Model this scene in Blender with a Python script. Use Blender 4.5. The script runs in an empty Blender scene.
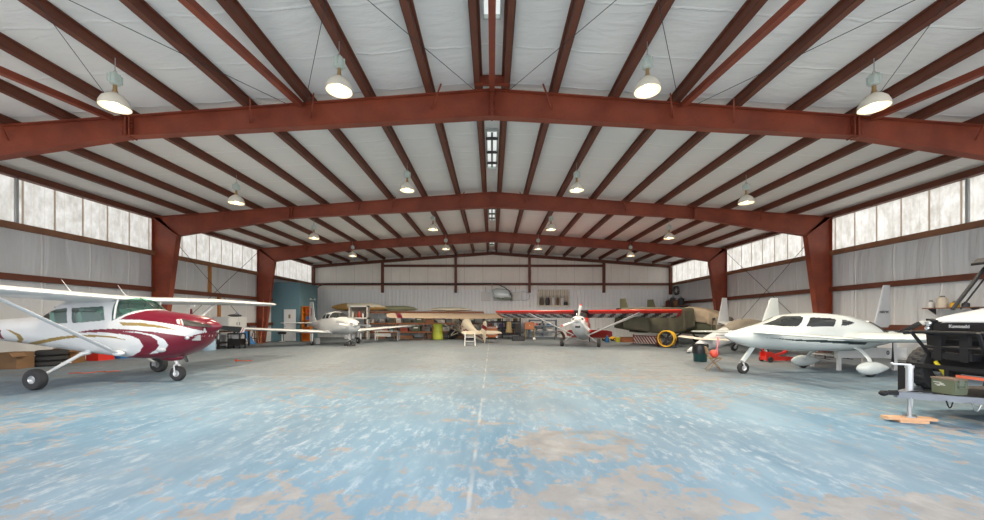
import bpy, bmesh, math, random
from mathutils import Vector, Matrix
random.seed(7)
C = bpy.context.scene.collection
PI = math.pi
F, EYE, CX, HY = 382.0, 1.5, 492.0, 319.5      # focal length in pixels of 984x520, eye height, principal column, horizon row

def at(px, py, d):                                # photo pixel at distance d -> point in the hangar
    return Vector(((px-CX)*d/F, d, EYE-(py-HY)*d/F))

# ------------------------------------------------------------------ materials
MATS = {}
def mat(name, col, rough=.5, metal=0., var=.0, scale=6., bump=0., coat=0., spec=.5):
    if name in MATS: return MATS[name]
    m = bpy.data.materials.new(name); m.use_nodes = True
    nt = m.node_tree; p = nt.nodes['Principled BSDF']
    p.inputs['Roughness'].default_value = rough; p.inputs['Metallic'].default_value = metal
    p.inputs['Coat Weight'].default_value = coat; p.inputs['Specular IOR Level'].default_value = spec
    c = (*col, 1)
    tc = nt.nodes.new('ShaderNodeTexCoord'); nz = nt.nodes.new('ShaderNodeTexNoise')
    nz.inputs['Scale'].default_value = scale; nz.inputs['Detail'].default_value = 4
    nt.links.new(tc.outputs['Object'], nz.inputs['Vector'])
    v = var if var else .04
    mx = nt.nodes.new('ShaderNodeMix'); mx.data_type = 'RGBA'
    mx.inputs[6].default_value = tuple(max(0, x*(1-v)) for x in col)+(1,)
    mx.inputs[7].default_value = tuple(min(1, x*(1+v)) for x in col)+(1,)
    nt.links.new(nz.outputs['Fac'], mx.inputs[0]); nt.links.new(mx.outputs[2], p.inputs['Base Color'])
    if bump:
        b = nt.nodes.new('ShaderNodeBump'); b.inputs['Strength'].default_value = bump; b.inputs['Distance'].default_value = .02
        nt.links.new(nz.outputs['Fac'], b.inputs['Height']); nt.links.new(b.outputs[0], p.inputs['Normal'])
    MATS[name] = m
    return m

def glass(name, tint, amount=.12):
    m = bpy.data.materials.new(name); m.use_nodes = True; nt = m.node_tree
    for n in list(nt.nodes): nt.nodes.remove(n)
    o = nt.nodes.new('ShaderNodeOutputMaterial'); t = nt.nodes.new('ShaderNodeBsdfTransparent'); g = nt.nodes.new('ShaderNodeBsdfGlossy')
    t.inputs[0].default_value = (*tint, 1); g.inputs['Roughness'].default_value = .04; g.inputs[0].default_value = (.9,.95,.95,1)
    fr = nt.nodes.new('ShaderNodeLayerWeight'); fr.inputs[0].default_value = .25
    mm = nt.nodes.new('ShaderNodeMath'); mm.operation = 'MULTIPLY_ADD'; mm.inputs[1].default_value = .5; mm.inputs[2].default_value = amount
    nt.links.new(fr.outputs['Fresnel'], mm.inputs[0])
    mix = nt.nodes.new('ShaderNodeMixShader'); nt.links.new(mm.outputs[0], mix.inputs[0])
    nt.links.new(t.outputs[0], mix.inputs[1]); nt.links.new(g.outputs[0], mix.inputs[2]); nt.links.new(mix.outputs[0], o.inputs[0])
    return m

class N:                                          # tiny node-tree helper
    def __init__(s, m): s.nt = m.node_tree
    def n(s, typ, **kw):
        x = s.nt.nodes.new(typ)
        for k, v in kw.items(): setattr(x, k, v)
        return x
    def link(s, a, b): s.nt.links.new(a, b)
    def math(s, op, a, b=None, c=None, clamp=False):
        x = s.nt.nodes.new('ShaderNodeMath'); x.operation = op; x.use_clamp = clamp
        for i, v in enumerate((a, b, c)):
            if v is None: continue
            if isinstance(v, (int, float)): x.inputs[i].default_value = v
            else: s.link(v, x.inputs[i])
        return x.outputs[0]
    def mix(s, f, a, b, blend='MIX'):
        x = s.nt.nodes.new('ShaderNodeMix'); x.data_type = 'RGBA'; x.blend_type = blend
        for i, v in ((0, f), (6, a), (7, b)):
            if isinstance(v, (int, float)): x.inputs[i].default_value = v
            elif isinstance(v, tuple): x.inputs[i].default_value = (*v, 1)
            else: s.link(v, x.inputs[i])
        return x.outputs[2]
    def noise(s, vec, scale, detail=4, rough=.55, dist=0):
        x = s.n('ShaderNodeTexNoise'); x.inputs['Scale'].default_value = scale; x.inputs['Detail'].default_value = detail
        x.inputs['Roughness'].default_value = rough; x.inputs['Distortion'].default_value = dist
        s.link(vec, x.inputs['Vector']); return x.outputs['Fac']
    def mapping(s, vec, scale=(1,1,1), rot=(0,0,0), loc=(0,0,0)):
        x = s.n('ShaderNodeMapping'); x.inputs['Scale'].default_value = scale; x.inputs['Rotation'].default_value = rot; x.inputs['Location'].default_value = loc
        s.link(vec, x.inputs['Vector']); return x.outputs[0]
    def ramp(s, f, lo, hi):
        x = s.n('ShaderNodeMapRange'); x.inputs['From Min'].default_value = lo; x.inputs['From Max'].default_value = hi; x.clamp = True
        s.link(f, x.inputs['Value']); return x.outputs[0]
    def bump(s, h, strength, dist, target):
        b = s.n('ShaderNodeBump'); b.inputs['Strength'].default_value = strength; b.inputs['Distance'].default_value = dist
        s.link(h, b.inputs['Height']); s.link(b.outputs[0], target)

def newmat(name, rough=.6):
    m = bpy.data.materials.new(name); m.use_nodes = True
    p = m.node_tree.nodes['Principled BSDF']; p.inputs['Roughness'].default_value = rough
    k = N(m); tc = k.n('ShaderNodeTexCoord')
    return m, k, p, tc.outputs['Object']

# ------------------------------------------------------------------ mesh builder
class B:
    def __init__(s): s.v = []; s.f = []; s.mi = []
    def add(s, vs, fs, mi=0):
        o = len(s.v); s.v += [tuple(v) for v in vs]; s.f += [tuple(i+o for i in f) for f in fs]; s.mi += [mi]*len(fs); return s
    def box(s, c, size, rot=None, mi=0, taper=1.):
        sx, sy, sz = (x/2 for x in size); R = rot or Matrix.Identity(3); c = Vector(c)
        vs = []
        for z in (-1, 1):
            k = taper if z > 0 else 1.
            for x, y in ((-1,-1),(1,-1),(1,1),(-1,1)): vs.append(c+R@Vector((x*sx*k, y*sy*k, z*sz)))
        return s.add(vs, [(0,3,2,1),(4,5,6,7),(0,1,5,4),(1,2,6,5),(2,3,7,6),(3,0,4,7)], mi)
    def b2(s, p0, p1, mi=0):                       # box by two corners
        return s.box([(a+b)/2 for a, b in zip(p0, p1)], [abs(b-a) for a, b in zip(p0, p1)], mi=mi)
    def bar(s, p0, p1, w, h, up=(0,0,1), mi=0):    # rectangular bar between points
        p0, p1 = Vector(p0), Vector(p1); d = (p1-p0); L = d.length; d.normalize()
        u = Vector(up); sd = d.cross(u)
        if sd.length < 1e-4: sd = d.cross(Vector((1,0,0)))
        sd.normalize(); u = sd.cross(d)
        R = Matrix((d, sd, u)).transposed()
        return s.box((p0+p1)/2, (L, w, h), R, mi)
    def rings(s, rs, cap=True, mi=0, closed=True, loop=False):
        n = len(rs[0]); o = len(s.v)
        vs = [p for r in rs for p in r]; fs = []
        m = len(rs)
        for i in range(m if loop else m-1):
            a, b = i*n, ((i+1) % m)*n
            for j in range(n if closed else n-1):
                k = (j+1) % n; fs.append((a+j, a+k, b+k, b+j))
        if cap and not loop: fs += [tuple(range(n))[::-1], tuple(range((m-1)*n, m*n))]
        return s.add(vs, fs, mi)
    def cyl(s, p0, p1, r0, r1=None, seg=14, mi=0, cap=True):
        r1 = r0 if r1 is None else r1
        p0, p1 = Vector(p0), Vector(p1); q = (p1-p0).to_track_quat('Z', 'Y').to_matrix()
        rs = []
        for p, r in ((p0, r0), (p1, r1)):
            rs.append([p+q@Vector((r*math.cos(2*PI*j/seg), r*math.sin(2*PI*j/seg), 0)) for j in range(seg)])
        return s.rings(rs, cap, mi)
    def lathe(s, prof, o=(0,0,0), axis=(0,0,1), seg=20, mi=0, cap=True):   # prof: (radius, along)
        q = Vector(axis).to_track_quat('Z', 'Y').to_matrix(); o = Vector(o)
        return s.rings([[o+q@Vector((max(r,1e-4)*math.cos(2*PI*j/seg), max(r,1e-4)*math.sin(2*PI*j/seg), h)) for j in range(seg)] for r, h in prof], cap, mi)
    def tube(s, pts, r, seg=8, mi=0):
        pts = [Vector(p) for p in pts]; rs = []
        for i, p in enumerate(pts):
            d = (pts[min(i+1, len(pts)-1)]-pts[max(i-1, 0)]).normalized(); q = d.to_track_quat('Z', 'Y').to_matrix()
            rr = r[i] if isinstance(r, (list, tuple)) else r
            rs.append([p+q@Vector((rr*math.cos(2*PI*j/seg), rr*math.sin(2*PI*j/seg), 0)) for j in range(seg)])
        return s.rings(rs, True, mi)
    def ell(s, c, r, seg=20, rings=12, mi=0):
        c = Vector(c); rs = []
        for i in range(rings+1):
            a = -PI/2+PI*i/rings; k = max(math.cos(a), 1e-3)
            rs.append([c+Vector((r[0]*k*math.cos(2*PI*j/seg), r[1]*k*math.sin(2*PI*j/seg), r[2]*math.sin(a))) for j in range(seg)])
        return s.rings(rs, True, mi)
    def prism(s, poly, e, mi=0):                   # polygon of 3-D points extruded by vector e
        n = len(poly); e = Vector(e); p = [Vector(q) for q in poly]
        fs = [tuple(range(n))[::-1], tuple(range(n, 2*n))]+[(i, (i+1)%n, n+(i+1)%n, n+i) for i in range(n)]
        return s.add(p+[q+e for q in p], fs, mi)
    def torus(s, c, axis, R, r, seg=24, k=8, mi=0, sq=1.):
        c = Vector(c); q = Vector(axis).to_track_quat('Z', 'Y').to_matrix(); rs = []
        for i in range(seg):
            a = 2*PI*i/seg
            rs.append([c+q@Vector(((R+r*math.cos(2*PI*j/k))*math.cos(a), (R+r*math.cos(2*PI*j/k))*math.sin(a), sq*r*math.sin(2*PI*j/k))) for j in range(k)])
        return s.rings(rs, False, mi, loop=True)
    def sheet(s, fn, nu, nv, mi=0):
        vs = [fn(i/nu, j/nv) for i in range(nu+1) for j in range(nv+1)]
        return s.add(vs, [(i*(nv+1)+j, (i+1)*(nv+1)+j, (i+1)*(nv+1)+j+1, i*(nv+1)+j+1) for i in range(nu) for j in range(nv)], mi)
    def done(s, name, mats, parent=None, smooth=True, angle=40, fix=True):
        me = bpy.data.meshes.new(name); me.from_pydata(s.v, [], s.f)
        for m in (mats if isinstance(mats, (list, tuple)) else [mats]): me.materials.append(m)
        me.polygons.foreach_set('material_index', s.mi)
        if fix:
            bm = bmesh.new(); bm.from_mesh(me); bmesh.ops.recalc_face_normals(bm, faces=bm.faces); bm.to_mesh(me); bm.free()
        if smooth:
            me.polygons.foreach_set('use_smooth', [True]*len(me.polygons)); me.set_sharp_from_angle(angle=math.radians(angle))
        o = bpy.data.objects.new(name, me); C.objects.link(o)
        if parent: o.parent = parent
        return o

def tag(o, label, cat, group=None, kind=None):
    o['label'] = label; o['category'] = cat
    if group: o['group'] = group
    if kind: o['kind'] = kind
    return o
def thing(name, label, cat, loc=(0,0,0), rz=0., pitch=0., group=None):
    o = bpy.data.objects.new(name, None); C.objects.link(o); o.empty_display_size = .2
    o.location = loc; o.rotation_euler = (0, pitch, rz)
    return tag(o, label, cat, group)
def dup(root, loc, rz=None, label=None):
    r = root.copy(); C.objects.link(r); r.location = loc
    if rz is not None: r.rotation_euler = (root.rotation_euler[0], root.rotation_euler[1], rz)
    if label: r['label'] = label
    for ch in list(root.children):
        c = ch.copy(); C.objects.link(c); c.parent = r
        for g in ch.children:
            e = g.copy(); C.objects.link(e); e.parent = c
    return r
def struct(o, label=None, cat=None, group=None):
    o['kind'] = 'structure'
    if label: tag(o, label, cat, group)
    return o
def inpoly(x, y, P):
    c = False; j = len(P)-1
    for i in range(len(P)):
        xi, yi = P[i]; xj, yj = P[j]
        if (yi > y) != (yj > y) and x < (xj-xi)*(y-yi)/(yj-yi)+xi: c = not c
        j = i
    return c
def lin(P, x):
    if x <= P[0][0]: return P[0][1]
    for (a, b), (c, d) in zip(P, P[1:]):
        if x <= c: return b+(d-b)*(x-a)/(c-a) if c > a else d
    return P[-1][1]

# ------------------------------------------------------------------ lofted bodies (x forward, y left, z up)
class Body:
    def __init__(s, st):                           # st: (x, halfwidth, top, bottom, exponent) in ascending x
        s.st = sorted(st); s.x0 = s.st[0][0]; s.x1 = s.st[-1][0]
        X = [q[0] for q in s.st]; s.sl = []
        for k in range(1, 5):
            Y = [q[k] for q in s.st]; d = [(Y[i+1]-Y[i])/(X[i+1]-X[i]) for i in range(len(X)-1)]
            m = [d[0]]+[0 if d[i-1]*d[i] <= 0 else 2*d[i-1]*d[i]/(d[i-1]+d[i]) for i in range(1, len(d))]+[d[-1]]
            s.sl.append((Y, m))
        s.X = X
    def sec(s, x):
        x = min(max(x, s.x0), s.x1); i = 0
        while i < len(s.X)-2 and x > s.X[i+1]: i += 1
        h = s.X[i+1]-s.X[i]; t = (x-s.X[i])/h; out = []
        for Y, m in s.sl:
            out.append((2*t**3-3*t*t+1)*Y[i]+(t**3-2*t*t+t)*h*m[i]+(-2*t**3+3*t*t)*Y[i+1]+(t**3-t*t)*h*m[i+1])
        return out
    def half(s, x, z):                             # half width at height z
        w, zt, zb, n = s.sec(x); a = (zt-zb)/2; q = abs((z-(zt+zb)/2)/a)
        return 0. if q >= 1 else w*(1-q**n)**(1/n)
    def ring(s, x, ns, off=0.):                    # points evenly spaced along the outline
        w, zt, zb, n = s.sec(x); a = (zt-zb)/2+off; w += off; zm = (zt+zb)/2; Q = []; m = 48
        for j in range(m+1):
            t = PI/2*j/m; Q.append((w*math.cos(t)**(2/n) if j < m else 0., a*math.sin(t)**(2/n)))
        L = [0.]
        for p, q in zip(Q, Q[1:]): L.append(L[-1]+math.hypot(q[0]-p[0], q[1]-p[1]))
        h = ns//4; arc = []; i = 0
        for j in range(h):
            d = L[-1]*(j+.5)/h
            while L[i+1] < d: i += 1
            t = (d-L[i])/max(L[i+1]-L[i], 1e-9); arc.append((Q[i][0]+(Q[i+1][0]-Q[i][0])*t, Q[i][1]+(Q[i+1][1]-Q[i][1])*t))
        R = arc+[(-p, q) for p, q in arc[::-1]]+[(-p, -q) for p, q in arc]+[(p, -q) for p, q in arc[::-1]]
        return [(x, p, zm+q) for p, q in R]
    def build(s, xs, ns, classify, off=0., caps=True):   # -> {key: B}; classify(x,y,z) gives a material slot (int) or a part name
        out = {}
        R = [s.ring(x, ns, off) for x in xs]
        def get(k):
            if k not in out: out[k] = [[], [], [], {}]
            return out[k]
        def put(key, mi, idx):
            V, Fc, Mi, mp = get(key); f = []
            for ij in idx:
                if ij not in mp: mp[ij] = len(V); V.append(R[ij[0]][ij[1]])
                f.append(mp[ij])
            Fc.append(tuple(f)); Mi.append(mi)
        for i in range(len(xs)-1):
            for j in range(ns):
                k = (j+1) % ns
                a, b, c, d = R[i][j], R[i][k], R[i+1][k], R[i+1][j]
                key = classify((a[0]+c[0])/2, (a[1]+b[1]+c[1]+d[1])/4, (a[2]+b[2]+c[2]+d[2])/4)
                if key is None: continue
                mi = key if isinstance(key, int) else 0
                put('body' if isinstance(key, int) else key, mi, ((i,j),(i,k),(i+1,k),(i+1,j)))
        if caps:
            for i, rev in ((0, False), (len(xs)-1, True)):
                x, y, z = xs[i], 0, sum(p[2] for p in R[i])/ns
                key = classify(x, y, z); mi = key if isinstance(key, int) else 0
                if isinstance(key, int): put('body', mi, [(i, j) for j in (range(ns) if not rev else range(ns-1, -1, -1))])
        res = {}
        for k, (V, Fc, Mi, mp) in out.items():
            b = B(); b.v = V; b.f = Fc; b.mi = Mi; res[k] = b
        return res
def frange(a, b, step):
    n = max(1, int(round(abs(b-a)/step))); return [a+(b-a)*i/n for i in range(n+1)]

def foil(n=12):
    up = []
    for i in range(n+1):
        x = .5*(1-math.cos(PI*i/n)); y = 5*(.2969*math.sqrt(x)-.126*x-.3516*x*x+.2843*x**3-.1036*x**4)
        up.append((x, y))
    return [(x, y*1.15) for x, y in up[::-1]]+[(x, -y*.75) for x, y in up[1:-1]]
FOIL = foil()
def wing(b, secs, mi=0, pick=None, axis='y', sub=1):
    # secs: (span, xle, chord, z, thickness, twist rise of trailing edge); leading edge towards +x. axis 'z' makes a vertical fin (span is z, z is y)
    S = []
    for a, c in zip(secs, secs[1:]):
        for i in range(sub): S.append(tuple(p+(q-p)*i/sub for p, q in zip(a, c)))
    S.append(secs[-1]); rs = []
    for sp, xle, ch, z, th, *tw in S:
        t = tw[0] if tw else 0; r = []
        for fx, fy in FOIL:
            x = xle-fx*ch; h = z+fy*th+t*fx
            r.append((x, sp, h) if axis == 'y' else (x, h, sp))
        rs.append(r)
    o = len(b.f); b.rings(rs, True, mi)
    if pick:
        n = len(FOIL)
        for q in range(o, len(b.f)):
            p = [b.v[i] for i in b.f[q]]; k = len(p)
            b.mi[q] = pick(sum(v[0] for v in p)/k, sum(v[1] for v in p)/k, sum(v[2] for v in p)/k, (q-o) % n)
    return b

def wheel(parent, c, r, w, mats, axis=(0,1,0), name='wheel', hub=.45):
    c = Vector(c); a = Vector(axis).normalized()
    b = B(); b.lathe([(r*hub,-w*.42),(r*.7,-w*.5),(r*.9,-w*.46),(r*.985,-w*.3),(r,0),(r*.985,w*.3),(r*.9,w*.46),(r*.7,w*.5),(r*hub,w*.42)], c, a, 28, cap=False)
    o = b.done(name, mats[0], parent)
    h = B(); h.lathe([(.001,-w*.36),(r*.14,-w*.40),(r*.16,-w*.25),(r*.3,-w*.22),(r*hub*.93,-w*.38),(r*hub*1.02,-w*.42),(r*hub*1.02,w*.42),(r*hub*.93,w*.38),(r*.3,w*.22),(r*.16,w*.25),(r*.14,w*.4),(.001,w*.36)], c, a, 20)
    h.done('hub', mats[1], o)
    return o

def text_mesh(txt, size, name, m, parent, M, ext=.002, bold=0.):
    cu = bpy.data.curves.new('letters', 'FONT'); cu.body = txt; cu.size = size; cu.extrude = ext; cu.align_x = 'CENTER'; cu.align_y = 'CENTER'; cu.offset = bold
    t = bpy.data.objects.new('letters', cu); C.objects.link(t)
    dg = bpy.context.evaluated_depsgraph_get(); me = bpy.data.meshes.new_from_object(t.evaluated_get(dg))
    bpy.data.objects.remove(t); bpy.data.curves.remove(cu)
    me.name = name; me.transform(M); me.materials.clear(); me.materials.append(m)
    o = bpy.data.objects.new(name, me); C.objects.link(o); o.parent = parent
    return o

# paints used all over
WHITE = mat('white paint', (.66,.675,.685), .3, coat=.3); MAROON = mat('maroon paint', (.15,.005,.02), .32, coat=.15)
GOLD = mat('gold paint', (.29,.20,.06), .35); BLACK = mat('black plastic', (.012,.012,.013), .45); RUBBER = mat('tyre rubber', (.03,.03,.032), .8, bump=.2, scale=40)
STEEL = mat('bare steel', (.45,.46,.47), .35, .9); ALU = mat('aluminium', (.62,.63,.64), .35, .7); DARKM = mat('dark metal', (.05,.05,.055), .5, .4)
RED = mat('bright red paint', (.62,.03,.02), .35, coat=.3); NAVY = mat('navy paint', (.015,.02,.06), .4); TAN = mat('tan fabric', (.43,.34,.255), .55, var=.08, scale=3)
CREAM = mat('cream fabric', (.53,.48,.385), .5); OLIVE = mat('olive drab paint', (.10,.105,.065), .7, var=.25, scale=3); CANVAS = mat('grey brown canvas', (.23,.20,.16), .9, var=.3, scale=4, bump=.3)
CANVAS2 = mat('tan canvas', (.36,.29,.21), .9, var=.25, scale=4, bump=.3); WOOD = mat('raw pine', (.62,.36,.2), .6, var=.2, scale=12); BROWNW = mat('brown timber', (.20,.085,.035), .6, var=.3, scale=8)
ORANGE = mat('orange paint', (.62,.19,.015), .5); YELLOW = mat('yellow paint', (.75,.42,.02), .45); BLUE = mat('blue plastic', (.03,.16,.42), .4); PALEBLUE = mat('pale blue drum paint', (.33,.48,.62), .5)
CARD = mat('cardboard', (.20,.115,.06), .8, var=.15); GREY = mat('grey enamel', (.42,.44,.45), .5); SLATE = mat('slate blue steel', (.10,.14,.19), .5); SMOKE = mat('smoked canopy', (.03,.035,.037), .06, coat=.5)
GREENGL = glass('green tinted glass', (.52,.90,.77), .2); CLEARGL = glass('clear plastic', (.82,.92,.93), .2)
PVC = mat('off white plastic', (.66,.66,.64), .4)
# ------------------------------------------------------------------ the hangar itself
HW, D0, D1, D2, D3, D4 = 15.24, 1.9, 9.5, 17.1, 24.7, 32.3
def beam_top(x): return 7.18-.0735*abs(x)

# painted iron
m, k, p, oc = newmat('red iron paint', .5)
nz = k.noise(oc, 1.3, 5); n2 = k.noise(oc, 14, 4)
c = k.mix(k.ramp(nz, .3, .7), (.175,.033,.016), (.285,.060,.027)); c = k.mix(k.math('MULTIPLY', k.ramp(n2, .55, .8), .5), c, (.15,.032,.017))
k.link(c, p.inputs['Base Color']); IRON = m
IRON2 = mat('dark red iron paint', (.135,.040,.021), .55, var=.3, scale=2.5)

# floor: worn blue paint on concrete
m, k, p, oc = newmat('worn blue floor paint', .5); p.inputs['Specular IOR Level'].default_value = .32
flat = k.mapping(oc, (1,1,0))
streak = k.mapping(oc, (1.6,.45,0), (0,0,math.radians(-28)))
warp = k.mapping(oc, (.75,1.1,0), (0,0,math.radians(12)))
big = k.noise(flat, .32, 3, .5); mid = k.noise(warp, 1.9, 8, .68, .3); fine = k.noise(streak, 5.5, 9, .72, .35); flake = k.noise(k.mapping(oc, (1,.8,0), (0,0,.5)), 6.0, 9, .74, .4); grit = k.noise(flat, 22, 3)
sep = k.n('ShaderNodeSeparateXYZ'); k.link(oc, sep.inputs[0]); X, Y = sep.outputs[0], sep.outputs[1]
# patches where the paint is gone: more of it towards the door and right of the centre joint
near = k.ramp(Y, 5.2, 2.6)
def spot(x, y, rx, ry):
    a = k.math('DIVIDE', k.math('SUBTRACT', X, x), rx); b = k.math('DIVIDE', k.math('SUBTRACT', Y, y), ry)
    return k.ramp(k.math('ADD', k.math('MULTIPLY', a, a), k.math('MULTIPLY', b, b)), 1.0, .1)
s1 = spot(1.1, 4.7, .9, 1.0); s2 = spot(.7, 3.0, 1.6, .9); s3 = spot(-1.7, 3.0, .9, .35); s5 = spot(3.2, 3.0, 2.0, .35); s4 = spot(3.0, 9.3, 5.0, 3.2)
sp = k.math('ADD', k.math('MULTIPLY', s1, .06), k.math('MULTIPLY', s2, .045)); sp = k.math('ADD', sp, k.math('MULTIPLY', s3, .06)); sp = k.math('ADD', sp, k.math('MULTIPLY', s4, .025)); sp = k.math('ADD', sp, k.math('MULTIPLY', s5, .05))
f = k.math('ADD', k.math('MULTIPLY', big, .24), k.math('MULTIPLY', mid, .36)); f = k.math('ADD', f, k.math('MULTIPLY', flake, .40)); f = k.math('ADD', f, sp)
f = k.math('ADD', f, k.math('MULTIPLY', near, .02))
bare = k.ramp(f, .535, .56)
scr = k.math('MULTIPLY', k.ramp(k.math('ADD', k.math('MULTIPLY', fine, .6), k.math('MULTIPLY', flake, .4)), .50, .60), k.ramp(k.noise(flat, .55, 4, .6), .36, .62))
blue = k.mix(k.ramp(k.noise(streak, .9, 5, .6, .3), .32, .68), (.098,.212,.312), (.195,.315,.41))
blue = k.mix(k.math('MULTIPLY', scr, .8), blue, (.50,.56,.61))
conc = k.mix(k.ramp(k.noise(flat, 3.2, 6), .35, .68), (.24,.222,.205), (.40,.378,.355))
conc = k.mix(k.ramp(k.noise(flat, .9, 3), .4, .65), conc, k.mix(grit, (.28,.25,.225), (.36,.33,.305)))
col = k.mix(k.math('MULTIPLY', bare, .85), blue, conc)
# oil ring near the door, grime patches, greyer and darker away from the door
ring = k.math('ABSOLUTE', k.math('SUBTRACT', k.math('POWER', k.math('ADD', k.math('POWER', k.math('DIVIDE', k.math('SUBTRACT', X, 1.12), 1.0), 2), k.math('POWER', k.math('DIVIDE', k.math('SUBTRACT', Y, 4.75), .62), 2)), .5), .55))
ring = k.math('MULTIPLY', k.ramp(k.math('ADD', ring, k.math('MULTIPLY', mid, .9)), .62, .40), .55)
col = k.mix(ring, col, (.17,.15,.13))
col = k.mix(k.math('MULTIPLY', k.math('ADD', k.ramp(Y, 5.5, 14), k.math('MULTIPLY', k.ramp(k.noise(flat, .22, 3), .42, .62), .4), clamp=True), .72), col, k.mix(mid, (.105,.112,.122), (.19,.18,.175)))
def joint(v, pos, w):
    a = k.math('ABSOLUTE', k.math('SUBTRACT', k.math('ADD', v, k.math('MULTIPLY', fine, .05)), pos+.025)); return k.ramp(a, w, w*.3)
j = k.math('MAXIMUM', k.math('MULTIPLY', joint(X, -.19, .03), .35), k.math('MULTIPLY', joint(Y, 10.0, .05), .28)); j = k.math('MAXIMUM', j, k.math('MULTIPLY', joint(Y, 17.6, .06), .2))
col = k.mix(j, col, k.mix(k.ramp(k.noise(flat, 1.1, 2), .4, .6), (.20,.20,.21), (.62,.60,.57)))
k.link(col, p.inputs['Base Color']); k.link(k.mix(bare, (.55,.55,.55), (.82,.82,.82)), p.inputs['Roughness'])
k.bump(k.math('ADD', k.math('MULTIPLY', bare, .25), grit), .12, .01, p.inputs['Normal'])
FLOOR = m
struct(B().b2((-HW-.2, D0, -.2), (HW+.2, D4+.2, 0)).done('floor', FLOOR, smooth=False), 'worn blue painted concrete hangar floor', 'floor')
m, k, p, oc = newmat('pale concrete apron', .8)
k.link(k.mix(k.noise(oc, .8, 5), (.42,.41,.39), (.58,.56,.53)), p.inputs['Base Color'])
struct(B().b2((-70, -90, -.25), (70, D0, -.01)).done('ground', m, smooth=False), 'pale concrete apron outside the hangar door', 'ground')

# white vinyl insulation
def vinyl(name, col, kind):
    m, k, p, oc = newmat(name, .5 if kind == 'wall' else .62)
    if kind == 'wall':
        st = k.mapping(oc, (1, 1.0, .16), (math.radians(7),0,0)); n1 = k.noise(st, .95, 4, .5, 1.0); st2 = k.mapping(oc, (1,1.5,.25), (math.radians(-20),0,0)); n2 = k.noise(st2, .8, 4, .5, 1.0)
        w = k.math('ADD', n1, n2)
        s = k.n('ShaderNodeSeparateXYZ'); k.link(oc, s.inputs[0])
        seam = k.ramp(k.math('ABSOLUTE', k.math('SUBTRACT', k.math('FRACT', k.math('DIVIDE', k.math('ADD', s.outputs[1], k.math('MULTIPLY', n1, .12)), 1.53)), .5)), .028, .008)
        k.bump(k.math('ADD', w, k.math('MULTIPLY', seam, .35)), .33, .3, p.inputs['Normal'])
        dirt = k.ramp(k.noise(oc, .8, 5), .4, .75)
        c = k.mix(k.math('MULTIPLY', dirt, .25), col, tuple(x*.78 for x in col)); c = k.mix(k.math('MULTIPLY', seam, .6), c, (.86,.86,.86))
    else:
        s = k.n('ShaderNodeSeparateXYZ'); k.link(oc, s.inputs[0])
        wob = k.noise(k.mapping(oc, (1.2,.2,0)), 1.2, 4)
        fr = k.math('FRACT', k.math('DIVIDE', k.math('ADD', s.outputs[1], k.math('MULTIPLY', wob, .22)), 1.27))
        seam = k.ramp(k.math('ABSOLUTE', k.math('SUBTRACT', fr, .5)), .030, .012)
        wr = k.noise(k.mapping(oc, (.5,2.2,0)), 2.2, 5, .6, .5)
        k.bump(k.math('ADD', wr, k.math('MULTIPLY', seam, .5)), .35, .08, p.inputs['Normal'])
        c = k.mix(k.math('MULTIPLY', k.ramp(wr, .4, .7), .10), col, tuple(x*.8 for x in col)); c = k.mix(k.math('MULTIPLY', seam, .55), c, (.86,.86,.85))
    k.link(c, p.inputs['Base Color']); return m
VW = vinyl('white vinyl wall insulation', (.66,.685,.715), 'wall'); VC = vinyl('white vinyl roof insulation', (.76,.75,.735), 'roof')

# roof: insulation draped over the purlins, sagging a little between them
PX = [.30]+[1.5*i for i in range(1, 10)]
def roof_z(x):
    a = abs(x); q = (a % 1.5)/1.5
    return beam_top(a)+.215-.045*math.sin(PI*q)
xs = frange(-HW-.1, HW+.1, .19)
b = B(); b.sheet(lambda u, v: (xs[int(round(u*(len(xs)-1)))], D0+(D4-D0)*v, roof_z(xs[int(round(u*(len(xs)-1)))])), len(xs)-1, 4)
b.sheet(lambda u, v: (xs[int(round(u*(len(xs)-1)))], D0+(D4-D0)*v, beam_top(xs[int(round(u*(len(xs)-1)))])+.32), len(xs)-1, 1)
struct(b.done('ceiling', VC, fix=False), 'white vinyl insulated sloping roof underside', 'ceiling')

# back wall: insulation above, ribbed white liner below
m, k, p, oc = newmat('ribbed white steel liner', .45)
s = k.n('ShaderNodeSeparateXYZ'); k.link(oc, s.inputs[0])
rib = k.ramp(k.math('ABSOLUTE', k.math('SUBTRACT', k.math('FRACT', k.math('MULTIPLY', s.outputs[0], 3.28)), .5)), .14, .06)
k.link(k.mix(k.math('MULTIPLY', rib, .35), (.86,.885,.90), (.70,.73,.76)), p.inputs['Base Color']); k.bump(rib, .8, .03, p.inputs['Normal']); LINER = m
m, k, p, oc = newmat('cream wall insulation', .55)
s = k.n('ShaderNodeSeparateXYZ'); k.link(oc, s.inputs[0]); wr = k.noise(k.mapping(oc, (2,1,.3)), 2, 5, .6, .5)
sm = k.ramp(k.math('ABSOLUTE', k.math('SUBTRACT', k.math('FRACT', k.math('DIVIDE', s.outputs[0], 1.55)), .5)), .02, .008)
k.link(k.mix(k.math('MULTIPLY', sm, .5), k.mix(k.ramp(wr, .35, .7), (.84,.81,.75), (.90,.875,.83)), (.50,.47,.42)), p.inputs['Base Color']); k.bump(wr, .5, .05, p.inputs['Normal']); CREAMV = m
b = B(); b.prism([(-HW-.15,D4,0),(HW+.15,D4,0),(HW+.15,D4,6.32),(0,D4,7.45),(-HW-.15,D4,6.32)], (0,.15,0), 0)
b.b2((-HW, D4-.09, 0), (HW, D4-.001, 4.0), 1); b.b2((-HW, D4-.11, 3.97), (HW, D4-.09, 4.05), 1)
struct(b.done('wall_back', [CREAMV, LINER], smooth=False), 'white back wall with a ribbed steel liner below', 'wall')
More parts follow.
